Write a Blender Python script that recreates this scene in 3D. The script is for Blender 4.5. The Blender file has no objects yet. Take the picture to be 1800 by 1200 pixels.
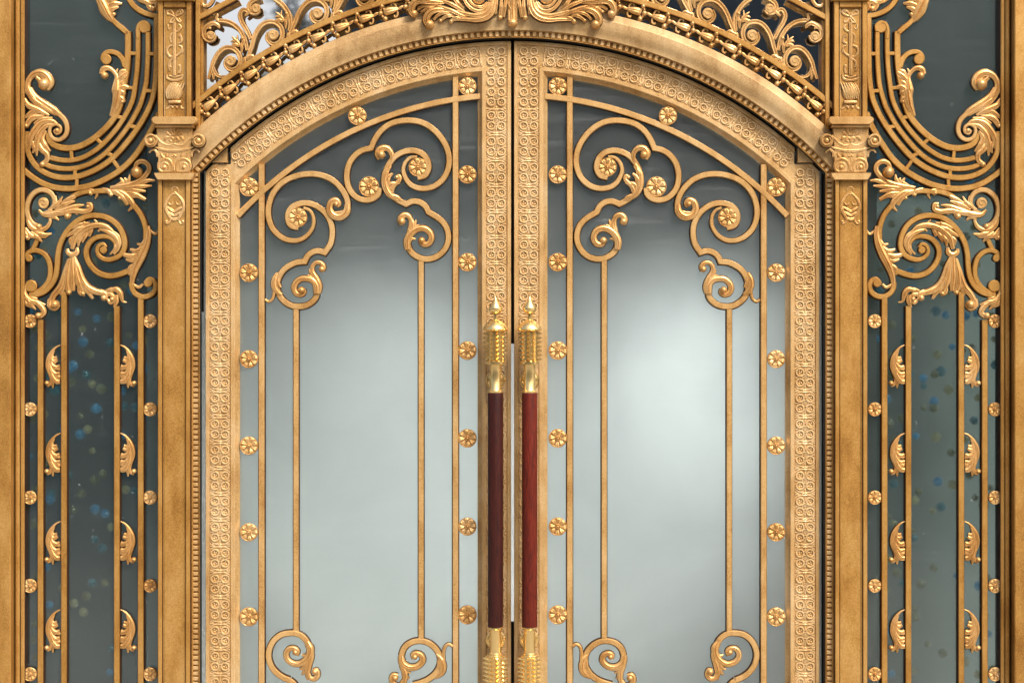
import bpy, bmesh, math, random
from mathutils import Vector
R = math.radians
random.seed(7)
SC = bpy.context.scene
COL = SC.collection
S = 0.002            # metres per unit of the facade drawing (1 unit = 2 mm)
DIST = 7.0           # camera to facade

# ------------------------------------------------------------------ camera
cam_d = bpy.data.cameras.new("camera")
cam = bpy.data.objects.new("camera", cam_d); COL.objects.link(cam)
cam.location = (0, -DIST, 0); cam.rotation_euler = (R(90), 0, 0)
cam_d.sensor_width = 36; cam_d.lens = 36 * DIST / (1800 * S)
cam_d.clip_end = 2000
SC.camera = cam

# ------------------------------------------------------------------ world, sun, exposure
SUN_EL, SUN_AZ = 48, 148          # azimuth measured clockwise from +Y
w = bpy.data.worlds.new("World"); SC.world = w; w.use_nodes = True
nt = w.node_tree; nt.nodes.clear()
out = nt.nodes.new("ShaderNodeOutputWorld"); bg = nt.nodes.new("ShaderNodeBackground")
sky = nt.nodes.new("ShaderNodeTexSky"); sky.sky_type = 'NISHITA'; sky.sun_disc = False
sky.sun_elevation = R(SUN_EL); sky.sun_rotation = R(SUN_AZ)
sky.air_density = 1.0; sky.dust_density = 6.0; sky.ozone_density = 1.0
bg.inputs[1].default_value = 0.10
nt.links.new(sky.outputs[0], bg.inputs[0]); nt.links.new(bg.outputs[0], out.inputs[0])
sun_d = bpy.data.lights.new("sun", 'SUN'); sun_d.energy = 2.0; sun_d.angle = R(18); sun_d.color = (1, .95, .88)
sun = bpy.data.objects.new("sun", sun_d); COL.objects.link(sun)
sdir = Vector((math.sin(R(SUN_AZ)) * math.cos(R(SUN_EL)), math.cos(R(SUN_AZ)) * math.cos(R(SUN_EL)), math.sin(R(SUN_EL))))
sun.rotation_euler = (-sdir).to_track_quat('-Z', 'Y').to_euler()
vs = SC.view_settings
vs.view_transform = 'Standard'; vs.look = 'None'; vs.gamma = 1; vs.use_curve_mapping = False
vs.exposure = 0.85
cy = SC.cycles; cy.max_bounces = 8; cy.diffuse_bounces = 3; cy.glossy_bounces = 4; cy.transmission_bounces = 6; cy.caustics_reflective = False; cy.caustics_refractive = True
SC.render.resolution_x, SC.render.resolution_y = 1024, 682

# interior lamps (the light seen through the open joint of the doors)
def spot(name, loc, target, energy, size, blend=1.0, col=(1, .97, .93), radius=.15):
    d = bpy.data.lights.new(name, 'SPOT'); d.energy = energy; d.spot_size = R(size); d.spot_blend = blend
    d.color = col; d.shadow_soft_size = radius
    o = bpy.data.objects.new(name, d); COL.objects.link(o); o.location = loc
    o.rotation_euler = (Vector(target) - Vector(loc)).to_track_quat('-Z', 'Y').to_euler()
    return o
spot("interior_lamp", (0.62, 0.20, 0.88), (0.76, 1.3, -0.28), 92, 42)
spot("interior_lamp", (-0.50, 0.20, 0.88), (-0.46, 1.3, -0.45), 40, 56)
spot("interior_lamp", (-0.50, 0.12, -2.15), (-0.46, 1.3, -0.60), 30, 56)
spot("interior_lamp", (0.42, 0.12, -2.15), (0.40, 1.3, -0.60), 26, 56)

# ------------------------------------------------------------------ materials
def newmat(name):
    m = bpy.data.materials.new(name); m.use_nodes = True
    b = m.node_tree.nodes["Principled BSDF"]
    return m, m.node_tree, b
def N(t, typ, **kw):
    n = t.nodes.new(typ)
    for k, v in kw.items(): setattr(n, k, v)
    return n
def ramp(t, src, stops):
    r = N(t, "ShaderNodeValToRGB"); e = r.color_ramp.elements
    while len(e) > 1: e.remove(e[-1])
    e[0].position = stops[0][0]; e[0].color = (*stops[0][1], 1)
    for p, c in stops[1:]:
        x = e.new(p); x.color = (*c, 1)
    t.links.new(src, r.inputs[0]); return r
def gold(name, lo, mid, hi, metallic=.55, rough=.42, bump=.25):
    m, t, b = newmat(name); L = t.links
    geo = N(t, "ShaderNodeNewGeometry")
    n1 = N(t, "ShaderNodeTexNoise"); n1.inputs["Scale"].default_value = 9; n1.inputs["Detail"].default_value = 6
    n1.inputs["Roughness"].default_value = .62
    mp = N(t, "ShaderNodeMapping"); mp.inputs["Scale"].default_value = (1, 1, .55)
    L.new(geo.outputs["Position"], mp.inputs[0]); L.new(mp.outputs[0], n1.inputs["Vector"])
    n2 = N(t, "ShaderNodeTexNoise"); n2.inputs["Scale"].default_value = 260; n2.inputs["Detail"].default_value = 3
    L.new(geo.outputs["Position"], n2.inputs["Vector"])
    mx = N(t, "ShaderNodeMath", operation='MULTIPLY_ADD'); mx.inputs[1].default_value = .42
    L.new(n2.outputs[0], mx.inputs[0])
    sc = N(t, "ShaderNodeMath", operation='MULTIPLY'); sc.inputs[1].default_value = .62
    L.new(n1.outputs[0], sc.inputs[0]); L.new(sc.outputs[0], mx.inputs[2])
    r = ramp(t, mx.outputs[0], [(.36, lo), (.51, mid), (.67, hi)])
    mp4 = N(t, "ShaderNodeMapping"); mp4.inputs["Scale"].default_value = (16, 16, 4.5)
    n4 = N(t, "ShaderNodeTexNoise"); n4.inputs["Scale"].default_value = 1.5; n4.inputs["Detail"].default_value = 5; n4.inputs["Roughness"].default_value = .6
    L.new(geo.outputs["Position"], mp4.inputs[0]); L.new(mp4.outputs[0], n4.inputs["Vector"])
    dr = ramp(t, n4.outputs[0], [(.34, (.84, .78, .70)), (.50, (1, 1, 1)), (.72, (1.0, 1.0, 1.0))])
    ml = N(t, "ShaderNodeMix", data_type='RGBA', blend_type='MULTIPLY'); ml.inputs[0].default_value = 1
    L.new(r.outputs[0], ml.inputs[6]); L.new(dr.outputs[0], ml.inputs[7]); L.new(ml.outputs[2], b.inputs["Base Color"])
    b.inputs["Metallic"].default_value = metallic
    rr = N(t, "ShaderNodeMapRange"); rr.inputs[3].default_value = rough + .10; rr.inputs[4].default_value = rough - .08
    L.new(mx.outputs[0], rr.inputs[0]); L.new(rr.outputs[0], b.inputs["Roughness"])
    bp = N(t, "ShaderNodeBump"); bp.inputs["Strength"].default_value = bump; bp.inputs["Distance"].default_value = .0012
    L.new(n2.outputs[0], bp.inputs["Height"]); L.new(bp.outputs[0], b.inputs["Normal"])
    return m
M = {}
M['gold'] = gold("aged_gold_paint", (.31, .140, .027), (.52, .270, .062), (.67, .395, .13))
m, t, b = newmat("flank_shade_brown"); b.inputs["Base Color"].default_value = (.060, .023, .007, 1); b.inputs["Metallic"].default_value = .4; b.inputs["Roughness"].default_value = .55; M['flank_shade'] = m  # brown for flared flanks and rims; shade outlines painted as colour
M['gold_pale'] = gold("pale_gold_paint", (.44, .235, .070), (.71, .45, .185), (.85, .62, .34), metallic=.45, rough=.40)
M['gold_dull'] = gold("dull_gold_paint", (.32, .185, .070), (.50, .32, .135), (.62, .44, .23), metallic=.25, rough=.6)
M['gold_bar'] = gold("gold_bar_paint", (.40, .20, .052), (.65, .385, .138), (.80, .54, .25), metallic=.45, rough=.40)
M['gold_light'] = gold("light_gold_paint", (.60, .37, .14), (.82, .56, .27), (.90, .68, .40), metallic=.35, rough=.42)
M['gold_leaf'] = gold("bright_gold_leaf", (.44, .21, .056), (.68, .39, .132), (.82, .55, .26), metallic=.55, rough=.38)
m, t, b = newmat("polished_brass"); b.inputs["Base Color"].default_value = (1.0, .72, .30, 1)
b.inputs["Metallic"].default_value = .9; b.inputs["Roughness"].default_value = .23; M['brass'] = m
def wood(name, a, c):
    m, t, b = newmat(name); L = t.links
    geo = N(t, "ShaderNodeNewGeometry"); mp = N(t, "ShaderNodeMapping"); mp.inputs["Scale"].default_value = (60, 60, 7)
    n = N(t, "ShaderNodeTexNoise"); n.inputs["Scale"].default_value = 2.2; n.inputs["Detail"].default_value = 5
    n.inputs["Distortion"].default_value = 1.4
    L.new(geo.outputs["Position"], mp.inputs[0]); L.new(mp.outputs[0], n.inputs["Vector"])
    r = ramp(t, n.outputs[0], [(.3, a), (.7, c)]); L.new(r.outputs[0], b.inputs["Base Color"])
    b.inputs["Roughness"].default_value = .42; b.inputs["Coat Weight"].default_value = .05; b.inputs["Specular IOR Level"].default_value = .28
    return m
M['wood_shaded'] = wood("rosewood_shaded", (.024, .005, .004), (.060, .011, .007))
M['wood_lit'] = wood("rosewood_lit", (.055, .007, .004), (.165, .019, .007))  # same rosewood as above; brighter reflection on the right grip put into colour
def glass(name, col, rough, coat=1.0, dust=.02, streak=.035, ior=1.45):
    m, t, b = newmat(name); L = t.links
    b.inputs["Base Color"].default_value = (*col, 1)
    b.inputs["Transmission Weight"].default_value = 1
    b.inputs["IOR"].default_value = ior
    b.inputs["Coat Weight"].default_value = coat; b.inputs["Coat Roughness"].default_value = .02
    geo = N(t, "ShaderNodeNewGeometry")
    n = N(t, "ShaderNodeTexNoise"); n.inputs["Scale"].default_value = 6; n.inputs["Detail"].default_value = 8
    L.new(geo.outputs["Position"], n.inputs["Vector"])
    n5 = N(t, "ShaderNodeTexNoise"); n5.inputs["Scale"].default_value = 2.4; n5.inputs["Detail"].default_value = 6; n5.inputs["Distortion"].default_value = .6
    L.new(geo.outputs["Position"], n5.inputs["Vector"])
    bc = ramp(t, n5.outputs[0], [(.32, tuple(c*.90 for c in col)), (.66, tuple(min(1, c*1.05) for c in col))]); L.new(bc.outputs[0], b.inputs["Base Color"])
    rr = N(t, "ShaderNodeMapRange"); rr.inputs[3].default_value = rough * .8; rr.inputs[4].default_value = rough * 1.25
    L.new(n.outputs[0], rr.inputs[0]); L.new(rr.outputs[0], b.inputs["Roughness"])
    # a thin uneven film of dust with small specks and wiped streaks
    df = N(t, "ShaderNodeBsdfDiffuse"); df.inputs[0].default_value = (.72, .76, .76, 1)
    n2 = N(t, "ShaderNodeTexNoise"); n2.inputs["Scale"].default_value = 75; n2.inputs["Detail"].default_value = 4
    L.new(geo.outputs["Position"], n2.inputs["Vector"])
    sp = ramp(t, n2.outputs[0], [(.66, (0, 0, 0)), (.76, (1, 1, 1))])
    mp = N(t, "ShaderNodeMapping"); mp.inputs["Scale"].default_value = (2.2, 1, 38); mp.inputs["Rotation"].default_value = (0, .12, 0)
    n3 = N(t, "ShaderNodeTexNoise"); n3.inputs["Scale"].default_value = 1.6; n3.inputs["Detail"].default_value = 5
    L.new(geo.outputs["Position"], mp.inputs[0]); L.new(mp.outputs[0], n3.inputs["Vector"])
    stx = ramp(t, n3.outputs[0], [(.52, (0, 0, 0)), (.72, (1, 1, 1))])
    big = ramp(t, n.outputs[0], [(.42, (0, 0, 0)), (.66, (1, 1, 1))])
    m1 = N(t, "ShaderNodeMath", operation='MULTIPLY'); L.new(sp.outputs[0], m1.inputs[0]); L.new(big.outputs[0], m1.inputs[1])
    m2 = N(t, "ShaderNodeMath", operation='MULTIPLY_ADD'); L.new(m1.outputs[0], m2.inputs[0]); m2.inputs[1].default_value = .34; m2.inputs[2].default_value = dust
    m3 = N(t, "ShaderNodeMath", operation='MULTIPLY_ADD'); L.new(stx.outputs[0], m3.inputs[0]); m3.inputs[1].default_value = streak; L.new(m2.outputs[0], m3.inputs[2])
    mix = N(t, "ShaderNodeMixShader"); L.new(m3.outputs[0], mix.inputs[0]); L.new(b.outputs[0], mix.inputs[1]); L.new(df.outputs[0], mix.inputs[2])
    L.new(mix.outputs[0], t.nodes["Material Output"].inputs[0])
    return m
M['frosted'] = glass("satin_frosted_glass", (.86, .95, .96), .45, .8, .004, .05)
M['tinted'] = glass("grey_tinted_glass", (.60, .74, .74), .17, .7, .014, .012, 1.52)
m, t, b = newmat("reflective_dark_glass"); b.inputs["Base Color"].default_value = (.84, .86, .90, 1)
b.inputs["Metallic"].default_value = 1; b.inputs["Roughness"].default_value = .03; M['dark_glass'] = m
def plain(name, col, rough=.8):
    m, t, b = newmat(name); L = t.links
    geo = N(t, "ShaderNodeNewGeometry"); n = N(t, "ShaderNodeTexNoise"); n.inputs["Scale"].default_value = 3; n.inputs["Detail"].default_value = 7
    L.new(geo.outputs["Position"], n.inputs["Vector"])
    r = ramp(t, n.outputs[0], [(.3, tuple(x * .88 for x in col)), (.7, tuple(min(1, x * 1.08) for x in col))])
    L.new(r.outputs[0], b.inputs["Base Color"]); b.inputs["Roughness"].default_value = rough
    return m
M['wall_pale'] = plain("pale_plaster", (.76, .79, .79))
M['wall_dimmed'] = plain("dimmed_teal_plaster", (.16, .205, .215))
M['wall_brightened'] = plain("brightened_green_plaster", (.17, .205, .195))
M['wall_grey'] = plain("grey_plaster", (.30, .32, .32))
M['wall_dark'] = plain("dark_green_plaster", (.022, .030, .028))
M['paving'] = plain("stone_paving", (.30, .28, .25))
M['flat_black'] = plain("flat_black_coat", (.012, .011, .010), .6)
def bulbmat(name, col, e):
    m, t, b = newmat(name); b.inputs["Base Color"].default_value = (*col, 1)
    b.inputs["Emission Color"].default_value = (*col, 1); b.inputs["Emission Strength"].default_value = e
    b.inputs["Roughness"].default_value = .3
    return m
M['bulb_blue'] = bulbmat("blue_bulb", (.05, .20, .33), .20)
M['bulb_teal'] = bulbmat("teal_bulb", (.05, .17, .20), .13)
M['bulb_olive'] = bulbmat("olive_bulb", (.17, .17, .09), .13)
M['bulb_warm'] = bulbmat("warm_bulb", (.27, .25, .13), .18)
M['bulb_white'] = bulbmat("white_bulb", (.8, .85, .9), .6)

# ------------------------------------------------------------------ helpers
def W(u, v, d=0.0):
    """drawing coordinates (right, down, out of the facade) to metres"""
    k = 1 - d * S / DIST
    return Vector(((u - 900) * S * k, -d * S, (600 - v) * S * k))
def Z(ox, oy, s):
    return lambda pts: [(ox + x / s, oy + y / s) for x, y in pts]
def cr(p, step=2.2):
    """smooth curve through points"""
    if len(p) == 2: return [p[0], p[1]]
    q = [(2*p[0][0]-p[1][0], 2*p[0][1]-p[1][1])] + list(p) + [(2*p[-1][0]-p[-2][0], 2*p[-1][1]-p[-2][1])]
    o = []
    for i in range(1, len(q) - 2):
        a, b_, c, d = q[i-1], q[i], q[i+1], q[i+2]
        n = max(2, int(math.hypot(c[0]-b_[0], c[1]-b_[1]) / step))
        for k in range(n):
            s = k / n
            o.append(tuple(.5*((2*b_[j]) + (-a[j]+c[j])*s + (2*a[j]-5*b_[j]+4*c[j]-d[j])*s*s + (-a[j]+3*b_[j]-3*c[j]+d[j])*s**3) for j in (0, 1)))
    o.append(tuple(p[-1])); return o
def interp(vals, n):
    o = []
    for i in range(n):
        x = i / (n - 1) * (len(vals) - 1); k = min(int(x), len(vals) - 2); f = x - k
        o.append(vals[k]*(1-f) + vals[k+1]*f)
    return o
def frames(P):
    out = []
    n = len(P)
    for i in range(n):
        a = P[max(i-1, 0)]; b_ = P[i]; c = P[min(i+1, n-1)]
        def nrm(x, y):
            l = math.hypot(x, y) or 1e-9; return x/l, y/l
        t1 = nrm(b_[0]-a[0], b_[1]-a[1]) if i > 0 else None
        t2 = nrm(c[0]-b_[0], c[1]-b_[1]) if i < n-1 else None
        t1 = t1 or t2; t2 = t2 or t1
        tx, ty = nrm(t1[0]+t2[0], t1[1]+t2[1])
        cs = max(.45, abs(tx*t1[0] + ty*t1[1]))
        out.append((-ty/cs, tx/cs))
    return out
class MB:
    def __init__(s): s.v = []; s.f = []; s.m = {}
    def sweep(s, P, rings, closed=True, cap=True, dark=()):
        """rings[i]: list of (offset along the normal, depth) for path vertex i"""
        fr = frames(P); b0 = len(s.v); n = len(rings[0])
        for (x, y), (nx, ny), rg in zip(P, fr, rings):
            for o, d in rg: s.v.append((x + nx*o, y + ny*o, d))
        m = n if closed else n - 1
        for i in range(len(P) - 1):
            for j in range(m):
                a = b0 + i*n + j; b_ = b0 + i*n + (j+1) % n
                if j in dark: s.m[len(s.f)] = 1
                s.f.append((a, b_, b_ + n, a + n))
        if cap and closed:
            s.f.append(tuple(range(b0, b0+n))); e = b0 + (len(P)-1)*n; s.f.append(tuple(range(e, e+n)))
        return s
    def loft(s, rows, mats=None):
        b0 = len(s.v); n = len(rows[0]); r = len(rows)
        for i in range(n):
            for row in rows: s.v.append(row[i])
        for i in range(n-1):
            for j in range(r):
                if mats and mats.get(j): s.m[len(s.f)] = mats[j]
                s.f.append((b0+i*r+j, b0+i*r+(j+1) % r, b0+(i+1)*r+(j+1) % r, b0+(i+1)*r+j))
        s.f.append(tuple(range(b0, b0+r))); e = b0+(n-1)*r; s.f.append(tuple(range(e, e+r))); return s
    def ribbon(s, segs, w, d0, d1, c=1.3, smooth=True):
        """flat bar; segs is a list of point lists joined at sharp corners; w a width or list of widths"""
        P = []
        for g in segs:
            q = cr(g) if smooth else list(g)
            P += q if not P else q[1:]
        W_ = interp(w, len(P)) if isinstance(w, (list, tuple)) else [w]*len(P)
        rings = []
        for x in W_:
            h = x/2; cc = min(c, h*.6)
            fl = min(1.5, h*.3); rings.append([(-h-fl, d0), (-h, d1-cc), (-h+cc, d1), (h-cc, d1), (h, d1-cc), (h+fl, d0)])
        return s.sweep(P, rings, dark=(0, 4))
    def stroke(s, pts, rad, d0, hgt=.9, n=9, ridge=0.0, lift=None, flute=.26):
        n = 15 if max(rad) > 1.9 else n
        """rounded tapering leaf stroke; rad list of half widths"""
        P = cr(pts, 2.0); r = interp(rad, len(P))
        L = interp(lift, len(P)) if lift else [0]*len(P)
        rings = []
        for q, l in zip(r, L):
            q = max(q, .25); rg = []
            for k in range(n):
                a = math.pi * k / (n-1)
                hh = math.sin(a) ** (.3 if n == 5 else .7) * q * hgt
                if q > 1.4:
                    x_ = math.cos(a)            # two shallow side flutes and one deep middle channel
                    hh *= 1 - 1.5*flute*math.exp(-(x_/.16)**2) - .9*flute*math.exp(-((abs(x_)-.58)/.12)**2)
                rg.append((-q*math.cos(a), d0 + l + hh))
            rg = [(-q-min(.9, q*.3), d0 - 2.6)] + rg + [(q+min(.9, q*.3), d0 - 2.6)]
            rings.append(rg)
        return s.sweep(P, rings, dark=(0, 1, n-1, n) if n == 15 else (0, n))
    def bead(s, u, v, r, d0, h=None, ry=None, seg=12, rg=5):
        h = r if h is None else h; ry = r if ry is None else ry
        b0 = len(s.v)
        for i in range(rg):
            a = math.pi/2 * i/rg - .25*(i == 0)
            for k in range(seg):
                t_ = 2*math.pi*k/seg
                s.v.append((u + r*math.cos(a)*math.cos(t_), v + ry*math.cos(a)*math.sin(t_), d0 + h*math.sin(a)))
        s.v.append((u, v, d0 + h)); top = len(s.v) - 1
        for i in range(rg-1):
            for k in range(seg):
                k2 = (k+1) % seg
                s.f.append((b0+i*seg+k, b0+i*seg+k2, b0+(i+1)*seg+k2, b0+(i+1)*seg+k))
        for k in range(seg): s.f.append((b0+(rg-1)*seg+k, b0+(rg-1)*seg+(k+1) % seg, top))
        s.f.append(tuple(range(b0, b0+seg))); return s
    def ring(s, u, v, r, tube, d0, h=None, seg=18, n=5, flat=False):
        h = tube if h is None else h
        b0 = len(s.v)
        for i in range(seg):
            t_ = 2*math.pi*i/seg
            for k in range(n):
                a = math.pi*k/(n-1); rr = r - tube*math.cos(a); zz = h*math.sin(a)
                if flat: rr = r + tube*(-1, -.62, 0, .62, 1)[k]; zz = h*(0, 1, 1.05, 1, 0)[k]
                s.v.append((u + rr*math.cos(t_), v + rr*math.sin(t_), d0 + zz))
        for i in range(seg):
            for k in range(n-1):
                a = b0+i*n+k; c = b0+((i+1) % seg)*n+k
                s.f.append((a, a+1, c+1, c))
        return s
    def disc(s, u, v, r, d0, d1, c=1.0, seg=24):
        """low drum with a chamfered rim"""
        b0 = len(s.v)
        for rr, d in ((r, d0), (r, d1-c), (r-c, d1)):
            for k in range(seg):
                t_ = 2*math.pi*k/seg; s.v.append((u+rr*math.cos(t_), v+rr*math.sin(t_), d))
        for i in range(2):
            for k in range(seg):
                if i == 0: s.m[len(s.f)] = 1
                s.f.append((b0+i*seg+k, b0+i*seg+(k+1) % seg, b0+(i+1)*seg+(k+1) % seg, b0+(i+1)*seg+k))
        s.f.append(tuple(range(b0+2*seg, b0+3*seg))); s.f.append(tuple(range(b0, b0+seg))); return s
    def box(s, u0, v0, u1, v1, d0, d1, c=0.0):
        b0 = len(s.v)
        s.v += [(u0, v0, d0), (u1, v0, d0), (u1, v1, d0), (u0, v1, d0)]
        if c:
            s.v += [(u0, v0, d1-c), (u1, v0, d1-c), (u1, v1, d1-c), (u0, v1, d1-c)]
        s.v += [(u0+c, v0+c, d1), (u1-c, v0+c, d1), (u1-c, v1-c, d1), (u0+c, v1-c, d1)]
        L = 3 if c else 2
        for i in range(L-1):
            for k in range(4): s.f.append((b0+4*i+k, b0+4*i+(k+1) % 4, b0+4*i+4+(k+1) % 4, b0+4*i+4+k))
        s.f.append((b0, b0+1, b0+2, b0+3)); e = b0+4*(L-1); s.f.append((e, e+1, e+2, e+3)); return s
    def prism(s, pts, d0, d1, c=0.0):
        b0 = len(s.v); n = len(pts)
        cx = sum(p[0] for p in pts)/n; cy = sum(p[1] for p in pts)/n
        s.v += [(x, y, d0) for x, y in pts]; s.v += [(x, y, d1-c) for x, y in pts]; L = 2
        if c:
            L = 3
            for x, y in pts:
                l = math.hypot(x-cx, y-cy); f = 1 - c/l if l else 1
                s.v.append((cx+(x-cx)*f, cy+(y-cy)*f, d1))
        for i in range(L-1):
            for k in range(n): s.f.append((b0+n*i+k, b0+n*i+(k+1) % n, b0+n*i+n+(k+1) % n, b0+n*i+n+k))
        s.f.append(tuple(range(b0, b0+n))); s.f.append(tuple(range(b0+n*(L-1), b0+n*L))); return s
    def lathe(s, u, dc, prof, seg=28):
        """turned about a vertical axis at (u, depth dc); prof: (v, radius)"""
        b0 = len(s.v)
        for v, r in prof:
            for k in range(seg):
                a = 2*math.pi*k/seg; s.v.append((u + r*math.cos(a), v, dc + r*math.sin(a)))
        for i in range(len(prof)-1):
            for k in range(seg): s.f.append((b0+i*seg+k, b0+i*seg+(k+1) % seg, b0+(i+1)*seg+(k+1) % seg, b0+(i+1)*seg+k))
        s.f.append(tuple(range(b0, b0+seg))); e = b0+(len(prof)-1)*seg; s.f.append(tuple(range(e, e+seg))); return s
    def spiral(s, u, v, r0, r1, turns, a0, w, d0, d1, sgn=1):
        P = []
        n = int(26*turns)
        for i in range(n+1):
            f = i/n; a = a0 + sgn*2*math.pi*turns*f; r = r0 + (r1-r0)*f
            P.append((u + r*math.cos(a), v + r*math.sin(a)))
        ww = w if isinstance(w, (list, tuple)) else [w, w]
        W_ = interp(ww, len(P)); rings = []
        for x in W_:
            h = x/2; c = h*.5; rings.append([(-h, d0), (-h, d1-c), (-h+c, d1), (h-c, d1), (h, d1-c), (h, d0)])
        return s.sweep(P, rings)
    def mesh(s, name, local=None, base=0.0, smooth=38):
        """local=None: drawing coordinates relative to nothing; else vertices are plain local units"""
        me = bpy.data.meshes.new(name)
        if local is None:
            k = 1 - base*S/DIST
            vs_ = [((u-900)*S*k, -d*S, (600-v)*S*k) for u, v, d in s.v]
        else:
            ox, oy = local
            vs_ = [((u-ox)*S, -d*S, -(v-oy)*S) for u, v, d in s.v]
        me.from_pydata(vs_, [], s.f)
        for i_, k_ in s.m.items(): me.polygons[i_].material_index = k_
        if s.m: me['two'] = 1
        bm = bmesh.new(); bm.from_mesh(me)
        bmesh.ops.recalc_face_normals(bm, faces=bm.faces); bm.to_mesh(me); bm.free()
        if smooth:
            me.polygons.foreach_set("use_smooth", [True]*len(me.polygons)); me.set_sharp_from_angle(angle=R(smooth))
        me.update(); return me
ROOT = {}
def link(name, me, mat, parent=None):
    o = bpy.data.objects.new(name, me); COL.objects.link(o)
    if me is not None and mat and not me.materials:
        me.materials.append(M[mat])
        if me.get('two'): me.materials.append(M[{'brass': 'brass', 'flat_black': 'flat_black'}.get(mat, 'flank_shade')])
    if parent: o.parent = parent
    return o
def rootof(p):
    while p.parent: p = p.parent
    return p
def put(mb, name, mat, parent, base=0.0, smooth=38):
    """mesh drawn in facade coordinates, as a part of parent"""
    o = link(name, mb.mesh(name, None, base, smooth), mat, parent)
    o.data.transform(__import__('mathutils').Matrix.Translation(-rootof(parent).location))
    return o
def inst(me, name, mat, parent, u, v, d, rot=0.0, scl=1.0):
    o = link(name, me, mat, parent); o.location = W(u, v, d) - rootof(parent).location
    if name == 'rosette': rot += random.uniform(-.35, .35); scl *= random.uniform(.97, 1.03)
    o.rotation_euler = (0, rot, 0); o.scale = (scl,)*3
    return o
def thing(name, label, cat, loc, group=None):
    o = bpy.data.objects.new(name, None); COL.objects.link(o); o.location = loc; o.empty_display_size = .05
    o["label"] = label; o["category"] = cat
    if group: o["group"] = group
    return o
AX = (901 - 900) * S
def mirror(root, label):
    """the matching thing on the other side of the centre line"""
    r = root.copy(); COL.objects.link(r); r["label"] = label
    r.location.x = 2*AX - root.location.x; r.scale = (-1, 1, 1)
    def rec(src, dst):
        for ch in list(src.children):
            c = ch.copy(); COL.objects.link(c); c.parent = dst; rec(ch, c)
    rec(root, r); return r
def structure(o): o["kind"] = "structure"; return o
TOP, BOT = -90, 1330
CX, CY = 901, 822            # centre of the arch
def pol(Rr, deg): return (CX - Rr*math.sin(R(deg)), CY - Rr*math.cos(R(deg)))
def arc(Rr, a0, a1, n=60): return [pol(Rr, a0 + (a1-a0)*i/n) for i in range(n+1)]

# ------------------------------------------------------------------ setting: ground and the dark space behind the glass
def wbox(name, lo, hi, mat):
    me = bpy.data.meshes.new(name); (x0, y0, z0), (x1, y1, z1) = lo, hi
    me.from_pydata([(x0,y0,z0),(x1,y0,z0),(x1,y1,z0),(x0,y1,z0),(x0,y0,z1),(x1,y0,z1),(x1,y1,z1),(x0,y1,z1)], [],
                   [(0,3,2,1),(4,5,6,7),(0,1,5,4),(1,2,6,5),(2,3,7,6),(3,0,4,7)])
    return structure(link(name, me, mat))
wbox("ground", (-300, -600, -2.35), (300, 3, -2.30), 'paving')
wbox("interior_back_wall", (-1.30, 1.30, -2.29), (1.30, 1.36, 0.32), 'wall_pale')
wbox("interior_upper_wall", (-1.30, 1.28, 0.324), (1.30, 1.36, 1.20), 'wall_dimmed')  # darker upper zone: fading light behind the door glass put into wall colour
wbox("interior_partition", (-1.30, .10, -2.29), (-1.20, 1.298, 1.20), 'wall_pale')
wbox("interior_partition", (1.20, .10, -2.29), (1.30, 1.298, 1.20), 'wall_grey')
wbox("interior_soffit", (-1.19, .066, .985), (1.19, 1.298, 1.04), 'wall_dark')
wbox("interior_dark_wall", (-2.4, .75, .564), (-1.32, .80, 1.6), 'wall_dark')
wbox("interior_side_wall", (-2.4, .75, -2.29), (-1.32, .80, .56), 'wall_brightened')  # lighter below, dark above: brightness of the side glass put into wall colour
wbox("interior_side_wall", (1.32, .75, -2.29), (2.4, .80, .56), 'wall_brightened')
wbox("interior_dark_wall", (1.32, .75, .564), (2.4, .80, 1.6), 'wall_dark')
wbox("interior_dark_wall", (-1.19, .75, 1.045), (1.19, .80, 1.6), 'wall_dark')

# ------------------------------------------------------------------ what the glass mirrors: the houses and the tree opposite
def house(x0, x1, h, label, y=-21.0):
    r = bpy.data.objects.new("facing_house", None); COL.objects.link(r); r.location = ((x0+x1)/2, y-4, -2.3)
    r["label"] = label; r["category"] = "house"
    def bx(name, lo, hi, mat):
        me = bpy.data.meshes.new(name); (a0, b0, c0), (a1, b1, c1) = lo, hi
        me.from_pydata([(a0,b0,c0),(a1,b0,c0),(a1,b1,c0),(a0,b1,c0),(a0,b0,c1),(a1,b0,c1),(a1,b1,c1),(a0,b1,c1)], [], [(0,3,2,1),(4,5,6,7),(0,1,5,4),(1,2,6,5),(2,3,7,6),(3,0,4,7)])
        return link(name, me, mat, r)
    hw = (x1-x0)/2
    bx("wall", (-hw, 2, 0), (hw, 4, h), 'facing_wall'); bx("cornice", (-hw-.2, 1.8, h+.004), (hw+.2, 4.3, h+.35), 'facing_trim')
    n = int((x1-x0)/2.4)
    for f in range(int(h//3)):
        for i in range(n):
            cx = -hw + (i+.5)*(x1-x0)/n; z = .9 + 3*f
            w_ = bx("window", (cx-.55, 4.004, z), (cx+.55, 4.06, z+1.6), 'facing_trim')
            for s_ in (-1, 1):
                pn = bx("pane", (cx+s_*.26-.21, 4.063, z+.1), (cx+s_*.26+.21, 4.075, z+1.5), 'facing_pane'); pn.parent = w_
    return r
M['facing_wall'] = plain("facing_render", (.085, .10, .095)); M['facing_trim'] = plain("facing_trim", (.24, .25, .24)); M['facing_pane'] = plain("facing_pane", (.02, .025, .03), .15)
house(-2.42, 30, 8.6, "facing house mirrored faintly in the right side glass")
house(-34, -4.9, 8.2, "facing house mirrored faintly in the upper left side glass")
house(-4.85, -2.62, 5.7, "low facing house mirrored below the bright sky in the left transom glass", -23.0)
tree = thing("street_tree", "leafy tree mirrored in the left part of the transom glass", "tree", Vector((-2.28, -15.0, -2.3)))
tm = bpy.data.meshes.new("trunk"); tv = []; tf = []
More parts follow.
